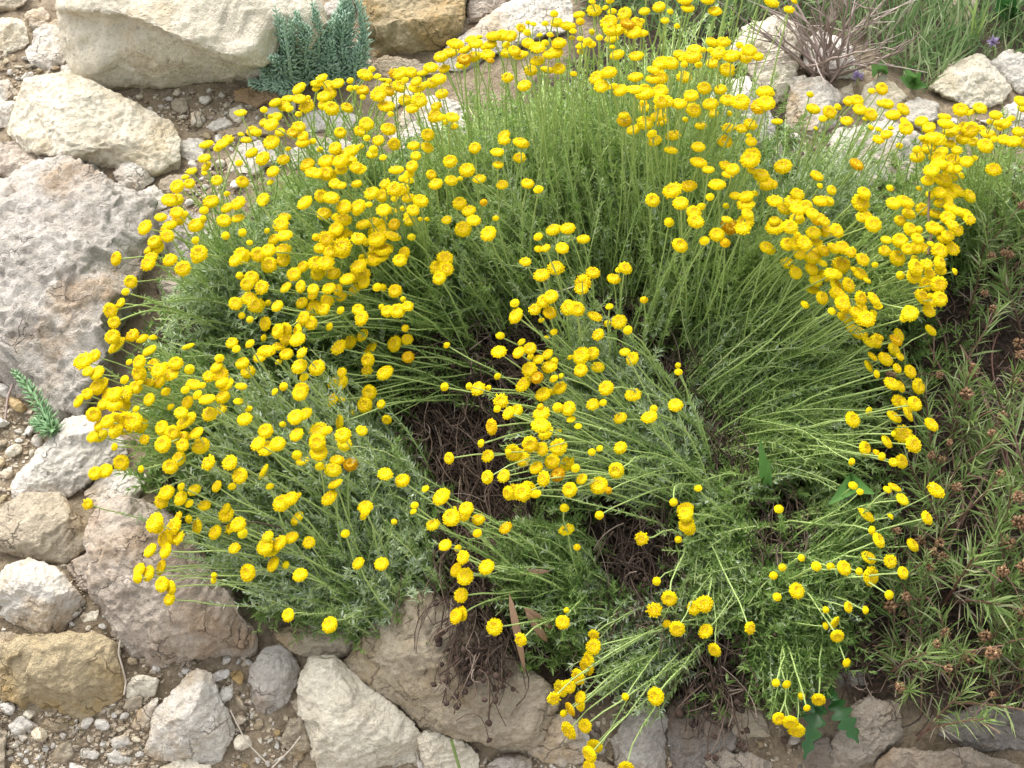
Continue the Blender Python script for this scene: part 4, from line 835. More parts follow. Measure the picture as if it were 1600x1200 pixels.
def build_clump(c):
    key, _, (rx, ry), (sx, sy), h, (ma, mb_), shoots, label = c
    shoots = int(shoots * 1.35)
    mem = members[key]
    root = P1(rx, ry)
    e = link('santolina_clump', None, root)
    tag(e, label, 'flower clump', 'santolina clumps in yellow flower on the stony slope')
    if not mem: return e
    X = np.array([m[0] for m in mem]); Y = np.array([m[1] for m in mem]); n = len(mem)
    cx, cy = X.mean(), Y.mean()
    # heads at the far side of the clump stand on stems rooted at its far side
    bx = rx + np.clip((X - cx) * .28, -2 * sx, 2 * sx) + rng.normal(0, sx * .45, n); by = ry + np.clip((Y - cy) * .22, -2 * sy, 2 * sy) + rng.normal(0, sy * .45, n)
    mx = 340 if key[0] == 'A' else 250
    vx, vy = bx - X, by - Y; vl = np.hypot(vx, vy); kk = np.minimum(1, mx * rng.uniform(.8, 1.15, n) / np.maximum(vl, 1)); bx, by = X + vx * kk, Y + vy * kk
    B = P(bx, by, .004)
    T = front(X, Y, h + rng.normal(0, .012, n))
    ln = np.linalg.norm(T - B, axis=1)
    up = np.array([0, 0, 1.])
    flat = (T - B) * np.array([1, 1, 0])
    Cc = B + up * (ln * (.10 if key == 'D' else .17 if key[0] in 'AGCH' else .25))[:, None] + flat * .45 + (T - B) * np.array([0, 0, 1]) * .25 + rng.normal(0, .14, (n, 3)) * ln[:, None] * .5
    # overlong picture stems start part-way in the clump
    K = 9; tt = np.broadcast_to(np.linspace(0, 1, K), (n, K))
    pts, tg = bez(B, Cc, T, tt)
    wob = rng.normal(0, .0012, pts.shape); wob[:, 0] = 0; wob[:, -1] = 0; wob = (wob + np.roll(wob, 1, 1)) * .6; wob[:, 0] = 0; wob[:, -1] = 0
    pts = ground_lift(pts + wob)
    fol = MB()
    for i in range(n):
        x, y, bud = mem[i]
        dirn = unit(tg[i, -1]) * .62 + np.array([0, -.12, .62]) + rng.normal(0, .22, 3)
        dirn = unit(dirn)
        me = rnd.choice(BUD) if bud else (RAG[0] if rnd.random() < .06 else rnd.choice(BUD) if rnd.random() < .05 else rnd.choice(HEAD))
        s = rnd.gauss(.88, .11) * (1.0 if not bud else 1.08)
        if i < 100:
            sb = MB(); tube(sb, pts[i] - B[i], np.linspace(.0008, .0006, K) * rnd.uniform(.75, 1.2), sides=5)
            st = link('flower_stem', sb.mesh('flower_stem', MAT['stalk']), B[i] - root, e)
            hd = link('flower_head', me, T[i] - B[i], st)
            hd.rotation_mode = 'QUATERNION'; hd.rotation_quaternion = rot_to(dirn); hd.scale = (s, s, s * rnd.uniform(.85, 1.1))
    # leaves on the lower part of the flower stems
    dress(fol, B, Cc, T, 74, .05, .80, .0072, .00115, 0 if key[0] in 'AGH' else 1)
    # leafy shoots without flowers
    pick = rng.integers(0, n, shoots); u = rng.uniform(.22, .80, shoots)
    jx = rng.normal(0, 26, shoots); jy = rng.normal(0, 22, shoots)
    sb_x = rx + np.clip((X[pick] - cx) * .33, -2 * sx, 2 * sx) + rng.normal(0, sx * .7, shoots); sb_y = ry + np.clip((Y[pick] - cy) * .3, -2 * sy, 2 * sy) + rng.normal(0, sy * .7, shoots)
    SB = P(sb_x, sb_y, .002)
    hx = sb_x + (X[pick] - sb_x) * u + jx; hy = sb_y + (Y[pick] - sb_y) * u + jy
    ST = P(hx, hy, np.clip(h * u * rng.uniform(.55, .95, shoots), .006, None))
    sl = np.linalg.norm(ST - SB, axis=1)
    SC = SB + up * (sl * .30)[:, None] + (ST - SB) * .45 + rng.normal(0, .09, (shoots, 3)) * sl[:, None]
    def keep(px, py, p):
        ok = np.ones(len(px), bool)
        for (k_, (qx, qy), (ax, ay), _d, _c, _n) in THATCH:
            if _c >= 200: ok &= ~((((px - qx) / (ax * 1.05)) ** 2 + ((py - qy) / (ay * 1.05)) ** 2 < 1) & (rng.random(len(px)) < p))
        if key[0] not in 'HG': ok &= inside(PLANT_SOIL, px, py)
        return ok
    g = keep((sb_x + hx) / 2, (sb_y + hy) / 2, .93) & keep(hx * .85 + sb_x * .15, hy * .85 + sb_y * .15, .8); SB, SC, ST = SB[g], SC[g], ST[g]; shoots = len(SB)
    K2 = 6
    sp, _ = bez(SB, SC, ST, np.broadcast_to(np.linspace(0, 1, K2), (shoots, K2)))
    tubes(fol, ground_lift(sp), np.broadcast_to(np.linspace(.0009, .0005, K2), (shoots, K2)), mat=2)
    h1, h2 = int(shoots * .45), int(shoots * .88)
    dress(fol, SB[:h1], SC[:h1], ST[:h1], 66, .10, 1., .0090, .0014, 0)
    dress(fol, SB[h1:h2], SC[h1:h2], ST[h1:h2], 66, .10, 1., .0078, .0013, 1)
    dress(fol, SB[h2:], SC[h2:], ST[h2:], 80, .2, 1., .0055, .0013, 4)
    # bushy feathery tufts low in the clump
    nt = shoots
    tx = rx + rng.normal(0, sx * 1.5, nt) + (rng.random(nt) * .55) * (cx - rx); ty = ry + rng.normal(0, sy * 1.3, nt) + (rng.random(nt) * .55) * (cy - ry)
    g = keep(tx, ty, .97); tx, ty = tx[g], ty[g]; nt = len(tx)
    TB = P(tx, ty, .0)
    td = unit(unit(np.array([cx - rx, 0, 0]) * np.array([.001, 0, 0]) + np.array([0, 0, .7])) + rng.normal(0, .55, (nt, 3)))
    td[:, 2] = np.abs(td[:, 2])
    TT = TB + td * rng.uniform(.018, .05, (nt, 1)); TC = (TB + TT) / 2 + rng.normal(0, .006, (nt, 3))
    dress(fol, TB, TC, TT, 34, .05, 1., .0098, .00145, 3)
    o = link('foliage', fol.mesh('foliage', [MAT[ma], MAT[mb_], MAT['stalk'], MAT['deep' if mb_ != 'fresh' else 'fresh'], MAT['silver']], root), (0, 0, 0), e)
    tag(o, kind='stuff')
    # dead stems and old seed heads caught in the clump
    dm = MB(); any_ = False
    for (k, (qx, qy), (ax, ay), (dx, dy), cnt, nk) in THATCH:
        if k != key: continue
        any_ = True
        gx = rng.normal(qx, ax * .6, cnt); gy = rng.normal(qy, ay * .6, cnt)
        ang = np.arctan2(dy, dx) + rng.normal(0, .62, cnt); L = rng.uniform(20, 95, cnt)
        hh = rng.uniform(.003, .030, cnt)
        A = surf(gx, gy, hh); Z = surf(gx + np.cos(ang) * L, gy + np.sin(ang) * L, hh * rng.uniform(.2, 1.1, cnt))
        M_ = (A + Z) / 2 + rng.normal(0, .011, (cnt, 3)) + up * .006
        q, _ = bez(A, M_, Z, np.broadcast_to(np.linspace(0, 1, 6), (cnt, 6)))
        tubes(dm, ground_lift(q, .002), np.broadcast_to(rng.uniform(.00028, .0007, (cnt, 1)), (cnt, 6)))
        if nk: knobs_list.setdefault(key, []).append(ground_lift(Z[:nk] + np.array([0, 0, .002])))
    if any_:
        o = link('dry_stems', dm.mesh('dry_stems', MAT['dead'], root), (0, 0, 0), e); tag(o, 'brown dead stems matted together', kind='stuff')
        if key in knobs_list:
            kb = MB(); p = np.concatenate(knobs_list[key]); knobs(kb, p, rng.uniform(.0018, .0038, len(p)))
            o = link('old_seed_heads', kb.mesh('old_seed_heads', MAT['knob'], root), (0, 0, 0), e); tag(o, 'dark dried seed heads', kind='stuff')
    return e
knobs_list = {}
for c in CL: build_clump(c)
print('CLUMPS', {k: len(v) for k, v in members.items()}, len(FL))
# ------------------------------------------------------------------ leaf litter under the plants
def litter():
    mb = MB()
    for poly, n in ((PLANT_SOIL, 5200), (RIGHT_SOIL, 4200)):
        xs = [p[0] for p in poly]; ys = [p[1] for p in poly]
        x = rng.uniform(min(xs), max(xs), n); y = rng.uniform(min(ys), max(ys), n); m = inside(poly, x, y)
        p = P(x[m], y[m], rng.uniform(.001, .008, m.sum())); k = len(p)
        d = unit(rng.normal(size=(k, 3)) * np.array([1, 1, .3])); leaves(mb, p, d, rng.uniform(.008, .026, k), rng.uniform(.0008, .0022, k))
    o = link('leaf_litter', mb.mesh('leaf_litter', MAT['litter'])); tag(o, 'dark brown litter of dead leaves on the soil under the plants', 'leaf litter', kind='stuff')
litter()

# ------------------------------------------------------------------ blue-green succulent
def succulent_shoot(base, tip, R, leaf, parent, origin, n=150, mat='succulent'):
    mb = MB(); base = np.asarray(base); tip = np.asarray(tip); ax = tip - base; L = np.linalg.norm(ax); a = ax / L
    bend = unit(np.cross(a, rng.normal(size=3))) * L * .13 * rng.uniform(.3, 1)
    t = np.linspace(0, 1, 7); core = base + ax * t[:, None] + bend * (t * (1 - t) * 4)[:, None]
    tube(mb, core, R * np.array([.30, .30, .30, .28, .25, .2, .08]), sides=6)
    k = np.arange(n); tt = .06 + .94 * (k / n); ph = k * 2.39996
    u = unit(np.cross(a, np.array([.3, .8, .2]))); w = np.cross(a, u)
    rad = np.cos(ph)[:, None] * u + np.sin(ph)[:, None] * w
    p = base + ax * tt[:, None] + bend * (tt * (1 - tt) * 4)[:, None] + rad * (R * .2)
    d = unit(rad * (1.02 - .55 * tt ** 2)[:, None] + a * (.35 + .8 * tt)[:, None] + rng.normal(0, .17, (n, 3)))
    ll = leaf * 1.2 * (1 - .62 * tt ** 2) * rng.uniform(.8, 1.15, n); wd = leaf * .19
    # plump pointed leaves: four-sided spindles
    e1 = unit(np.cross(d, rng.normal(size=(n, 3)))); e2 = np.cross(d, e1)
    v = [p]
    for e in (e1, e2, -e1, -e2): v.append(p + d * (ll * .45)[:, None] + e * wd * .5)
    v.append(p + d * ll[:, None]); V = np.stack(v, 1).reshape(-1, 3); o = np.arange(n)[:, None] * 6
    F = np.concatenate([o + np.array(q) for q in ([0, 2, 1], [0, 3, 2], [0, 4, 3], [0, 1, 4], [5, 1, 2], [5, 2, 3], [5, 3, 4], [5, 4, 1])])
    mb.add(V, F)
    return link('shoot', mb.mesh('shoot', MAT[mat], origin), (0, 0, 0), parent)

def succulent(loc_px, shoots, label, mat='succulent'):
    root = P1(*loc_px); e = link('succulent_plant', None, root); tag(e, label, 'succulent')
    for (bx, by, tx, ty, hb, ht, R, lf) in shoots:
        for _ in range(2 if R > .0062 and len(shoots) > 5 else 1):
            jx, jy = (rnd.gauss(0, 7), rnd.gauss(0, 5)) if _ else (0, 0)
            succulent_shoot(front(bx + jx, by + jy, hb)[0], front(tx + jx, ty + jy * 2, ht, .016)[0], R * 1.15, lf * 1.15, e, root, 108, mat)
    return e
succulent((490, 128), [
 (445,125,431,14,.0,.085,.007,.010), (462,128,455,32,.0,.075,.007,.010), (470,126,463,20,.0,.08,.006,.010), (455,132,450,66,.01,.055,.006,.009), (480,130,470,60,.01,.06,.006,.010),
 (492,128,491,16,.0,.085,.0065,.010), (500,128,484,56,.005,.06,.006,.010), (508,128,510,62,.0,.065,.0065,.011), (520,128,520,35,.0,.085,.007,.011), (530,126,540,-6,.0,.10,.008,.012),
 (540,128,549,12,.0,.09,.0075,.011), (548,126,556,-4,.0,.10,.007,.011), (556,124,566,42,.0,.07,.006,.010), (535,132,538,80,.01,.05,.006,.010), (552,132,562,72,.01,.055,.006,.010),
 (478,134,478,90,.012,.04,.006,.010), (500,134,506,90,.012,.045,.006,.011), (520,134,512,80,.012,.05,.006,.011), (440,130,412,108,.01,.025,.0065,.011), (450,134,392,128,.012,.018,.006,.011),
 (458,136,415,134,.015,.018,.0065,.011), (440,128,424,92,.01,.04,.006,.011), (466,138,430,132,.015,.02,.006,.011), (528,120,518,58,.0,.06,.007,.011), (488,124,474,40,.0,.07,.006,.010)],
 'blue-green succulent with upright spiky shoots in front of the largest cream boulder')
succulent((80, 672), [(82,672,22,582,.006,.035,.0065,.009), (84,676,52,660,.006,.012,.005,.008), (86,674,70,640,.006,.03,.0055,.008)],
 'small green succulent leaning out below the huge rough grey boulder', 'greensucculent')

# ------------------------------------------------------------------ narrow-leaved plants with brown seed heads (right side)
SEED_V = []
def seed_mesh(seed):
    rr = np.random.default_rng(seed); mb = MB(); n = 46
    d = unit(rr.normal(size=(n, 3)) + np.array([0, 0, .25])); p = d * .0022
    w = unit(np.cross(d, rr.normal(size=(n, 3)))); w2 = np.cross(d, w); L = rr.uniform(.0028, .0050, n)
    V = np.stack([p + w * .0014, p - w * .0014, p + d * (L * .7)[:, None] + w2 * .0013, p + d * L[:, None], p + d * (L * .6)[:, None] - w2 * .0013], 1).reshape(-1, 3)
    o = np.arange(n)[:, None] * 5
    mb.add(V, np.concatenate([o + np.array(q) for q in ([0, 1, 2], [0, 2, 3], [1, 3, 2], [0, 3, 4], [1, 4, 3], [0, 4, 1])]))
    return mb.mesh('seed_head', MAT['seed'])
SEED_V = [seed_mesh(s) for s in (1, 2, 3)]
def plantain_protos(k):
    rr = random.Random(k); mats = [MAT['blade'], MAT['redstem'], MAT['drystalk']]
    mb = MB(); sm = MB(); heads = []; H = rr.uniform(.085, .13)
    for s in range(rr.choice([3, 4, 4])):
        a = rr.uniform(0, 6.28); lean = rr.uniform(.15, .6)
        tip = np.array([math.cos(a) * lean, math.sin(a) * lean, 1.]); tip = tip / np.linalg.norm(tip) * H * rr.uniform(.7, 1.1)
        B = np.array([[rr.gauss(0, .006), rr.gauss(0, .006), -.004]]); T = tip[None] + B; Cq = B + (T - B) * .5 + np.array([[0, 0, .014]])
        q, _ = bez(B, Cq, T, np.linspace(0, 1, 7)[None]); tube(sm, q[0], np.linspace(.0014, .0008, 7), 5)
        # whorls of narrow blades
        for t in np.linspace(.30, 1., 9):
            nn = rr.choice([4, 5, 6]); c0, tg = bez(B, Cq, T, np.array([[t]])); c0 = c0[0, 0]; tg = unit(tg[0, 0])
            rad = unit(np.cross(tg, rng.normal(size=(nn, 3))))
            d = unit(rad * (.95 - .5 * max(0, t - .5)) + tg * (.6 + .8 * t * t))
            L = rng.uniform(.020, .038, nn) * (1 - .25 * (t > .95)); droop = -np.array([0, 0, 1.]) * (L * .3)[:, None] * rng.uniform(-.3, 1., (nn, 1)) + rng.normal(0, .0035, (nn, 3))
            leaves(mb, np.repeat(c0[None], nn, 0) + rng.normal(0, .001, (nn, 3)), d, L, rng.uniform(.0012, .0019, nn), bend=droop, mat=2 if t < .38 and rr.random() < .6 else 0)
        for _ in range(rr.choice([1, 1, 2])):
            t = rr.uniform(.5, .95); c0, tg = bez(B, Cq, T, np.array([[t]])); c0 = c0[0, 0]
            d = unit(np.array([rr.gauss(0, 1), rr.gauss(0, 1), 1.0])); z = c0 + d * rr.uniform(.02, .04)
            tube(sm, np.stack([c0, (c0 + z) / 2 + np.array([0, 0, .003]), z]), .0006, 4); heads.append(z)
    return mb.mesh('foliage', mats), sm.mesh('stem', MAT['redstem']), heads
PROTO = [plantain_protos(k) for k in range(6)]
NARROW = [
 (1515,492,.9,'above the dark bare soil at the right, under the brown seed heads'), (1592,520,1.05,'at the right edge halfway up, over grey dry blades'), (1447,640,.95,'just right of the level santolina stems, middle right'),
 (1490,700,1.1,'with yellowish lower leaves right of the last level stems'), (1497,770,.9,'with pale drooping blades above the dark central soil on the right'),
 (1452,760,1.0,'beside the two low flower heads at the right'), (1530,430,1.0,'just right of the dense yellow column'),
 (1490,930,1.15,'with bright upright blades right of the lower right flowers'), (1512,1010,1.05,'in the middle of the lower right tangle'), (1568,930,1.1,'at lower right with arching blades over dark soil'),
 (1575,1035,1.1,'near the right edge above the dark grey rock'), (1440,905,.8,'between the lower right flower heads and dark soil'),
 (1385,1035,.9,'below the lowest right flower heads'), (1455,1055,1.0,'front middle of the lower right tangle'), (1430,1130,.85,'lowest of all, hanging over the smooth brownish slab'), (1545,1085,1.0,'in front of the dark grey rock at bottom right'),
 (1597,985,1.0,'at the right edge low down'), (1550,850,1.0,'under the bare red stems'),
 (1590,660,.95,'at the right edge above the bare red stems'), (1400,1085,.8,'right of the rough grey-brown rock'), (1535,350,.9,'at upper right behind the dense yellow column'),
 (1585,360,.95,'at the right edge below the row of yellow heads'),
 (1420,940,.9,'left of the bright upright blades at lower right'), (1470,840,.95,'above the lower right tangle beside the dark soil'), (1590,700,.9,'at the right edge beside the bare red stems'), (1515,945,1.,'behind the bright upright blades at lower right'), (1490,1075,.95,'between the dark grey rock and the smooth slab'), (1600,1060,1.,'at the right edge just above the bottom corner'), (1560,780,.9,'low in the dark soil below the bare red stems'), (1580,440,.9,'at the right edge among the upper seed heads'), (1500,400,.85,'touching the lower end of the dense yellow column'), (1545,980,1.,'at lower right between two larger narrow-leaved plants'),
 (1620,880,1.1,'cut by the right edge at lower right'), (1625,580,1.1,'cut by the right edge in the middle'), (1622,300,1.,'cut by the right edge at upper right'), (1640,1050,1.,'cut by the right edge near the bottom'),
 (1420,830,.8,'small, among the lower right flower stems'), (1545,280,.8,'small, just under the row of yellow heads at the right'),
]
for i, (x, y, s, where) in enumerate(NARROW):
    fo, sm, heads = PROTO[i % len(PROTO)]
    p = P1(x, y + 10, 0.)
    e = link('narrow_leaved_plant', None, p); e.rotation_euler = (rnd.gauss(.05, .12), rnd.gauss(0, .12), rnd.uniform(0, 6.28)); e.scale = (s * .9,) * 3
    tag(e, 'narrow-leaved green plant ' + where, 'wild plant', 'narrow-leaved plants down the right side')
    a = link('foliage', fo, (0, 0, 0), e); b = link('stem', sm, (0, 0, 0), e)
    for z in heads:
        if rnd.random() < .62:
            hd = link('seed_head', rnd.choice(SEED_V), z, e); hd.rotation_euler = (rnd.random() * 3, rnd.random() * 3, 0); k = rnd.uniform(.7, 1.15); hd.scale = (k, k, k)

def red_stems():
    mb = MB(); root = P1(1540, 760)
    for (x0, y0, x1, y1) in [(1515,560,1590,760),(1530,600,1600,800),(1560,520,1570,640),(1500,540,1545,640),(1545,640,1570,760),(1590,700,1620,820),(1480,860,1500,760),(1520,860,1480,960),(1500,820,1560,700),(1440,520,1500,640),(1600,560,1560,700),(1450,480,1480,560),(1470,920,1440,800),(1530,740,1600,900)]:
        A = P1(x0, y0, .012); Z = P1(x1, y1, .006); M_ = (A + Z) / 2 + np.array([rnd.gauss(0, .012), 0, .012])
        q, _ = bez(A[None], M_[None], Z[None], np.linspace(0, 1, 9)[None]); tube(mb, ground_lift(q[0], .003), rnd.uniform(.0008, .0017), 5)
    e = link('woody_dead_plant', None, root); tag(e, 'bare reddish woody stems lying over the dark soil at the right', 'dry plant'); o = link('bare_stems', mb.mesh('bare_stems', MAT['redstem'], root), (0, 0, 0), e)
    dm = MB(); cnt = 900; xs = [p[0] for p in RIGHT_SOIL]; ys = [p[1] for p in RIGHT_SOIL]
    gx = rng.uniform(min(xs), 1680, cnt); gy = rng.uniform(min(ys), max(ys), cnt); g = inside(RIGHT_SOIL, gx, gy); gx, gy = gx[g], gy[g]; cnt = len(gx)
    ang = rng.normal(1.3, .9, cnt); L = rng.uniform(20, 90, cnt); A = P(gx, gy, rng.uniform(.002, .018, cnt)); Z = P(gx + np.cos(ang) * L, gy + np.sin(ang) * L, rng.uniform(.002, .02, cnt))
    q, _ = bez(A, (A + Z) / 2 + rng.normal(0, .009, (cnt, 3)), Z, np.broadcast_to(np.linspace(0, 1, 6), (cnt, 6)))
    tubes(dm, ground_lift(q, .002), np.broadcast_to(rng.uniform(.0003, .0008, (cnt, 1)), (cnt, 6)))
    tag(link('dry_stems', dm.mesh('dry_stems', MAT['dead'], root), (0, 0, 0), e), kind='stuff')
red_stems()

# ------------------------------------------------------------------ bare twigs, grass and weeds at the top right
def twig_bush():
    root = P1(1290, 118); e = link('bare_twig_bush', None, root); tag(e, 'leafless bush of grey-mauve twigs between the upright cream rock and the grass', 'dry bush')
    for k in range(34):
        mb = MB(); a = rnd.uniform(-.95, 1.35); ln = rnd.uniform(90, 190)
        bx, by = 1285 + rnd.gauss(0, 14), 118 + rnd.gauss(0, 8)
        tx, ty = bx + math.sin(a) * ln, by - math.cos(a) * ln
        A = P1(bx, by, .002); Z = P1(tx, ty, rnd.uniform(.05, .16)); M_ = (A + Z) / 2 + np.array([rnd.gauss(0, .02), rnd.gauss(0, .02), rnd.gauss(.01, .012)])
        q, tg = bez(A[None], M_[None], Z[None], np.linspace(0, 1, 10)[None]); q = q[0] + rng.normal(0, .0012, (10, 3))
        tube(mb, q, np.linspace(rnd.uniform(.0012, .0022), .0005, 10), 5)
        for j in range(3):
            i = rnd.randrange(3, 8); d = unit(tg[0, i] / np.linalg.norm(tg[0, i]) + rng.normal(0, .45, 3)); L = rnd.uniform(.03, .07)
            tube(mb, np.stack([q[i], q[i] + d * L * .5 + rng.normal(0, .002, 3), q[i] + d * L]), np.array([.0008, .0006, .0004]), 4)
        link('twig', mb.mesh('twig', MAT['twig'], root), (0, 0, 0), e)
twig_bush()

def meadow():
    mb = MB(); n = 12000
    x = rng.uniform(880, 1900, n); y = rng.uniform(-330, 165, n); m = inside(MEADOW, x, y)
    p = P(x[m], y[m], 0); k = len(p)
    d = unit(np.array([0, 0, 1.]) + rng.normal(0, .45, (k, 3))); d[:, 2] = np.abs(d[:, 2])
    leaves(mb, p, d, rng.uniform(.02, .075, k), rng.uniform(.0012, .003, k), bend=rng.normal(0, .012, (k, 3)))
    o = link('grass', mb.mesh('grass', MAT['grass'])); tag(o, 'green grass and low weeds growing behind the rocks at the top right', 'grass', kind='stuff')
meadow()

def broad_leaf(mb, base, tip, width, lobes=0, curl=.15, n=9):
    base = np.asarray(base); tip = np.asarray(tip); ax = tip - base; L = np.linalg.norm(ax); a = ax / L
    view = unit(CAM - (base + tip) / 2); side = unit(np.cross(a, view)); nr = np.cross(side, a)
    t = np.linspace(0, 1, n if not lobes else 25)
    w = np.sin(np.pi * np.clip(t, 0, 1) ** .8) ** .8 * width / 2
    if lobes: w = w * (.35 + .75 * np.abs(np.cos(t * math.pi * lobes)))
    c = base + ax * t[:, None] + nr * (np.sin(t * math.pi) * L * curl)[:, None]
    l = c + side * w[:, None] + nr * (w * .55)[:, None] + nr * (rng.normal(0, .0007, len(t)))[:, None]; r = c - side * w[:, None] + nr * (w * .55)[:, None]
    K = len(t); V = np.concatenate([l, c, r]); i = np.arange(K - 1)
    mb.add(V, np.stack([i, i + 1, K + i + 1, K + i], -1), np.stack([K + i, K + i + 1, 2 * K + i + 1, 2 * K + i], -1))

def weed(name, root_px, lvs, mat, label, lobes=0, stem=True):
    root = P1(*root_px); e = link(name, None, root); tag(e, label, 'weed')
    for (tx, ty, h, w) in lvs:
        mb = MB(); Z = P1(tx, ty, h); A = root + np.array([rnd.gauss(0, .002), 0, .008]); broad_leaf(mb, A + (Z - A) * .12, Z, w, lobes)
        tube(mb, np.stack([A - np.array([0, 0, .008]), A + (Z - A) * .14]), .0008, 4)
        link('leaf', mb.mesh('leaf', MAT[mat], root), (0, 0, 0), e)
    return e
weed('broad_leaved_weed', (1330, 768), [(1292, 790, .09, .017), (1368, 772, .09, .018), (1342, 752, .09, .012)], 'broad', 'broad-leaved weed with two bright green leaves below the level santolina stems')
weed('broad_leaved_weed', (1196, 760), [(1187, 682, .11, .010), (1203, 716, .10, .008)], 'broad', 'weed with one tall upright green leaf right of the dark dead stems')
weed('lobed_leaf_weed', (1290, 1085), [(1342, 1162, .03, .018), (1256, 1188, .03, .017), (1240, 1125, .03, .014), (1312, 1095, .035, .014)], 'darkbroad', 'weed with dark green lobed leaves at the bottom right of centre', 5)
weed('broad_leaved_weed', (1372, 125), [(1362, 92, .045, .016), (1378, 88, .04, .012), (1390, 110, .02, .013)], 'broad', 'small weed with pale green leaves just above the beige rock')
weed('broad_leaved_weed', (1425, 140), [(1405, 120, .03, .014), (1440, 112, .035, .014), (1450, 135, .02, .012), (1415, 105, .04, .012)], 'broad', 'leafy weed behind the small knobbly pale rock')
weed('broad_leaved_weed', (1570, 30), [(1560, -10, .05, .022), (1590, -6, .05, .022), (1600, 24, .03, .018), (1550, 14, .04, .016)], 'darkbroad', 'dark leafy weed in the top right corner')

def tall_blades():
    root = P1(1522, 60); e = link('tall_grass_tuft', None, root); tag(e, 'bright tall grass blades standing in the meadow at the top right', 'grass tuft')
    for k in range(7):
        mb = MB(); A = root + np.array([rnd.gauss(0, .006), rnd.gauss(0, .006), 0]); Z = P1(1552 + rnd.gauss(0, 16), -14 + rnd.gauss(0, 12), .12)
        leaves(mb, A[None], unit((Z - A)[None]), np.array([np.linalg.norm(Z - A)]), np.array([.0035]), bend=np.array([[rnd.gauss(0, .012), 0, -.008]]))
        link('blade', mb.mesh('blade', MAT['blade'], root), (0, 0, 0), e)
tall_blades()
def mauve(px, py, label):
    root = P1(px, py + 14); e = link('mauve_wildflower', None, root); tag(e, label, 'wildflower')
    c = P1(px, py, .035); mb = MB(); n = 26; d = unit(rng.normal(size=(n, 3)) + np.array([0, -.2, .5])); leaves(mb, np.repeat(c[None], n, 0), d, np.full(n, .008), np.full(n, .004)); link('petals', mb.mesh('petals', MAT['mauve'], root), (0, 0, 0), e)
    mb = MB(); tube(mb, np.stack([root, c]), .0009, 5); link('stem', mb.mesh('stem', MAT['stalk'], root), (0, 0, 0), e)
mauve(1340, 120, 'mauve wildflower at the foot of the bare twigs'); mauve(1552, 65, 'mauve wildflower in the grass behind the cream rock')

# ------------------------------------------------------------------ dead leaves, rootlets, stray stalks
def dry_leaf(px, label, w=.0062):
    (x0, y0), (x1, y1) = px; A = surf(x0, y0, .045)[0]; Z = surf(x1, y1, .03)[0]; mb = MB(); broad_leaf(mb, A, Z, w, 0, rnd.uniform(.08, .2))
    o = link('dead_leaf', mb.mesh('dead_leaf', MAT['dryleaf'], A), A); tag(o, label, 'dead leaf')
    s = o.modifiers.new('thickness', 'SOLIDIFY'); s.thickness = .0004
dry_leaf(((800, 942), (848, 992)), 'curled brown dead leaf lying in the clump above the tan ledge')
dry_leaf(((868, 903), (792, 921)), 'long straight dead leaf lying level above the curled dead leaf', .005)
dry_leaf(((795, 930), (815, 1035)), 'grey-brown strap-shaped dead leaf hanging beside the curled dead leaf', .006)
dry_leaf(((822, 950), (855, 975)), 'short tan dead leaf touching the curled dead leaf', .006)
def strand(pts, label, r, mat, name, cat):
    q = np.array([P1(x, y, h) for x, y, h in pts]); mb = MB()
    t = np.linspace(0, len(q) - 1, 24); s = np.stack([np.interp(t, np.arange(len(q)), q[:, k]) for k in range(3)], -1); s[1:-1] = (s[:-2] + 2 * s[1:-1] + s[2:]) / 4
    tube(mb, s, r, 5); o = link(name, mb.mesh(name, MAT[mat], q[0]), q[0]); tag(o, label, cat)
strand([(188,1000,.04),(185,1020,.035),(192,1045,.03),(197,1065,.02),(194,1085,.02)], 'thin pale rootlet hanging under the large pinkish brown boulder', .0008, 'root', 'rootlet', 'root')
strand([(705,1156,.06),(712,1180,.05),(722,1215,.04)], 'single pale green grass blade standing before the cream stone at the bottom', .0013, 'blade', 'grass_blade', 'grass blade')
strand([(795,1090,.04),(797,1115,.04)], 'tiny pale chip of straw on the tan ledge', .001, 'root', 'straw', 'straw')
strand([(8,655,.01),(12,620,.012),(20,600,.012)], 'thin grey twig below the small green succulent at the left edge', .0012, 'twig', 'twig', 'twig')
strand([(1452,300,.17),(1450,340,.17),(1455,370,.165),(1450,398,.16)], 'dry brown stalk standing in front of the dense yellow column', .001, 'dead', 'dry_stalk', 'dry stalk')
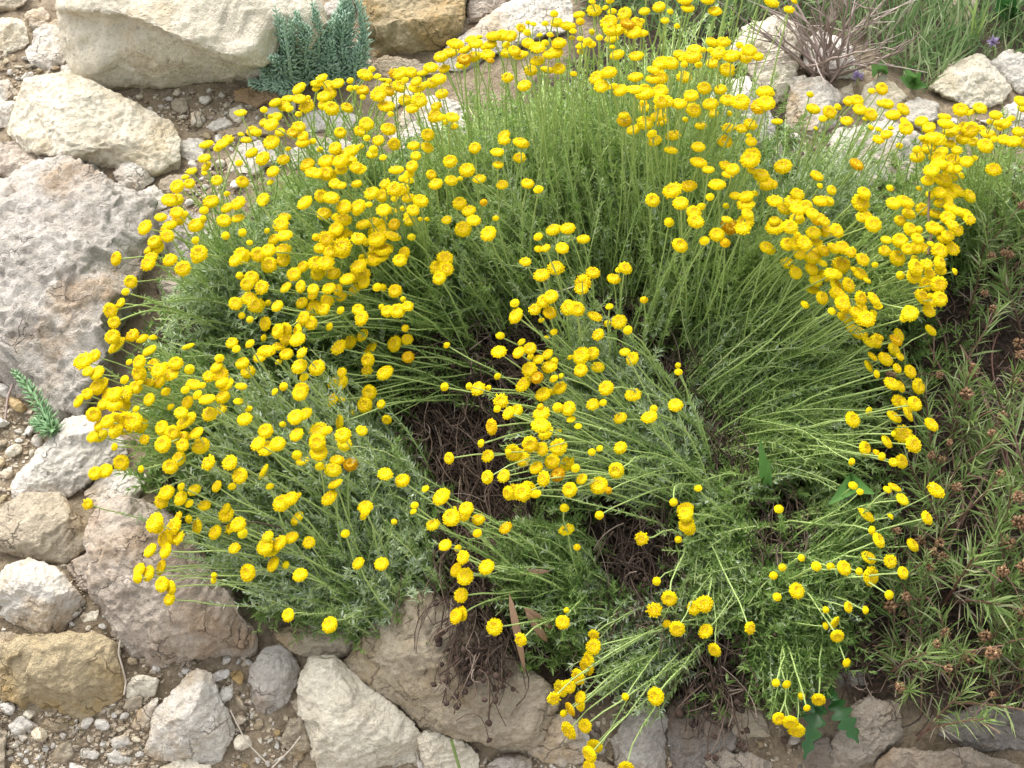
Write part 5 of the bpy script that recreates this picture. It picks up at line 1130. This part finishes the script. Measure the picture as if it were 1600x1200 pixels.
strand([(360,1110,.02),(385,1160,.015),(420,1195,.01)], 'thin dry stalk lying right of the white pyramid-shaped stone', .0007, 'root', 'dry_stalk', 'dry stalk')
strand([(425,1200,.02),(455,1170,.02),(470,1150,.02)], 'thin dry stalk lying left of the cream wedge-shaped rock', .0007, 'root', 'dry_stalk', 'dry stalk')
strand([(345,820,.09),(400,815,.09),(440,825,.08)], 'thin brown dead stalk crossing the lower left santolina clump', .0007, 'dead', 'dry_stalk', 'dry stalk')
strand([(840,476,.1),(866,458,.1),(900,447,.1)], 'thin curved pale stalk arching over the middle santolina clump', .0007, 'root', 'dry_stalk', 'dry stalk')

# ------------------------------------------------------------------ camera, light
cam = bpy.data.cameras.new('camera'); cam.sensor_width = 36; cam.lens = 18 / TAN; cam.clip_start = .02; cam.clip_end = 200
co = bpy.data.objects.new('camera', cam); COL.link(co); co.location = CAM; co.rotation_euler = (math.radians(90) - PITCH, 0, 0)
scene.camera = co
w = bpy.data.worlds.new('World'); scene.world = w; w.use_nodes = True
nt = w.node_tree; bg = nt.nodes['Background']
sky = nt.nodes.new('ShaderNodeTexSky'); sky.sky_type = 'NISHITA'; sky.sun_disc = False
EL, AZ = math.radians(58), math.radians(-35)
sky.sun_elevation = EL; sky.sun_rotation = AZ; sky.air_density = 1.; sky.dust_density = 4.; sky.ozone_density = .6
hs = nt.nodes.new('ShaderNodeHueSaturation'); hs.inputs['Saturation'].default_value = .25
nt.links.new(sky.outputs[0], hs.inputs['Color']); nt.links.new(hs.outputs[0], bg.inputs['Color']); bg.inputs['Strength'].default_value = .15
sun = bpy.data.lights.new('sun', 'SUN'); sun.energy = .95; sun.angle = math.radians(60); sun.color = (1, .95, .87)
so = bpy.data.objects.new('sun', sun); COL.link(so)
sd = Vector((math.sin(AZ) * math.cos(EL), math.cos(AZ) * math.cos(EL), math.sin(EL)))
so.rotation_euler = sd.to_track_quat('Z', 'Y').to_euler()
vs = scene.view_settings; vs.view_transform = 'Standard'; vs.look = 'None'; vs.exposure = 1.48; vs.gamma = 1
scene.cycles.use_denoising = True
scene.cycles.max_bounces = 8; scene.cycles.transparent_max_bounces = 8
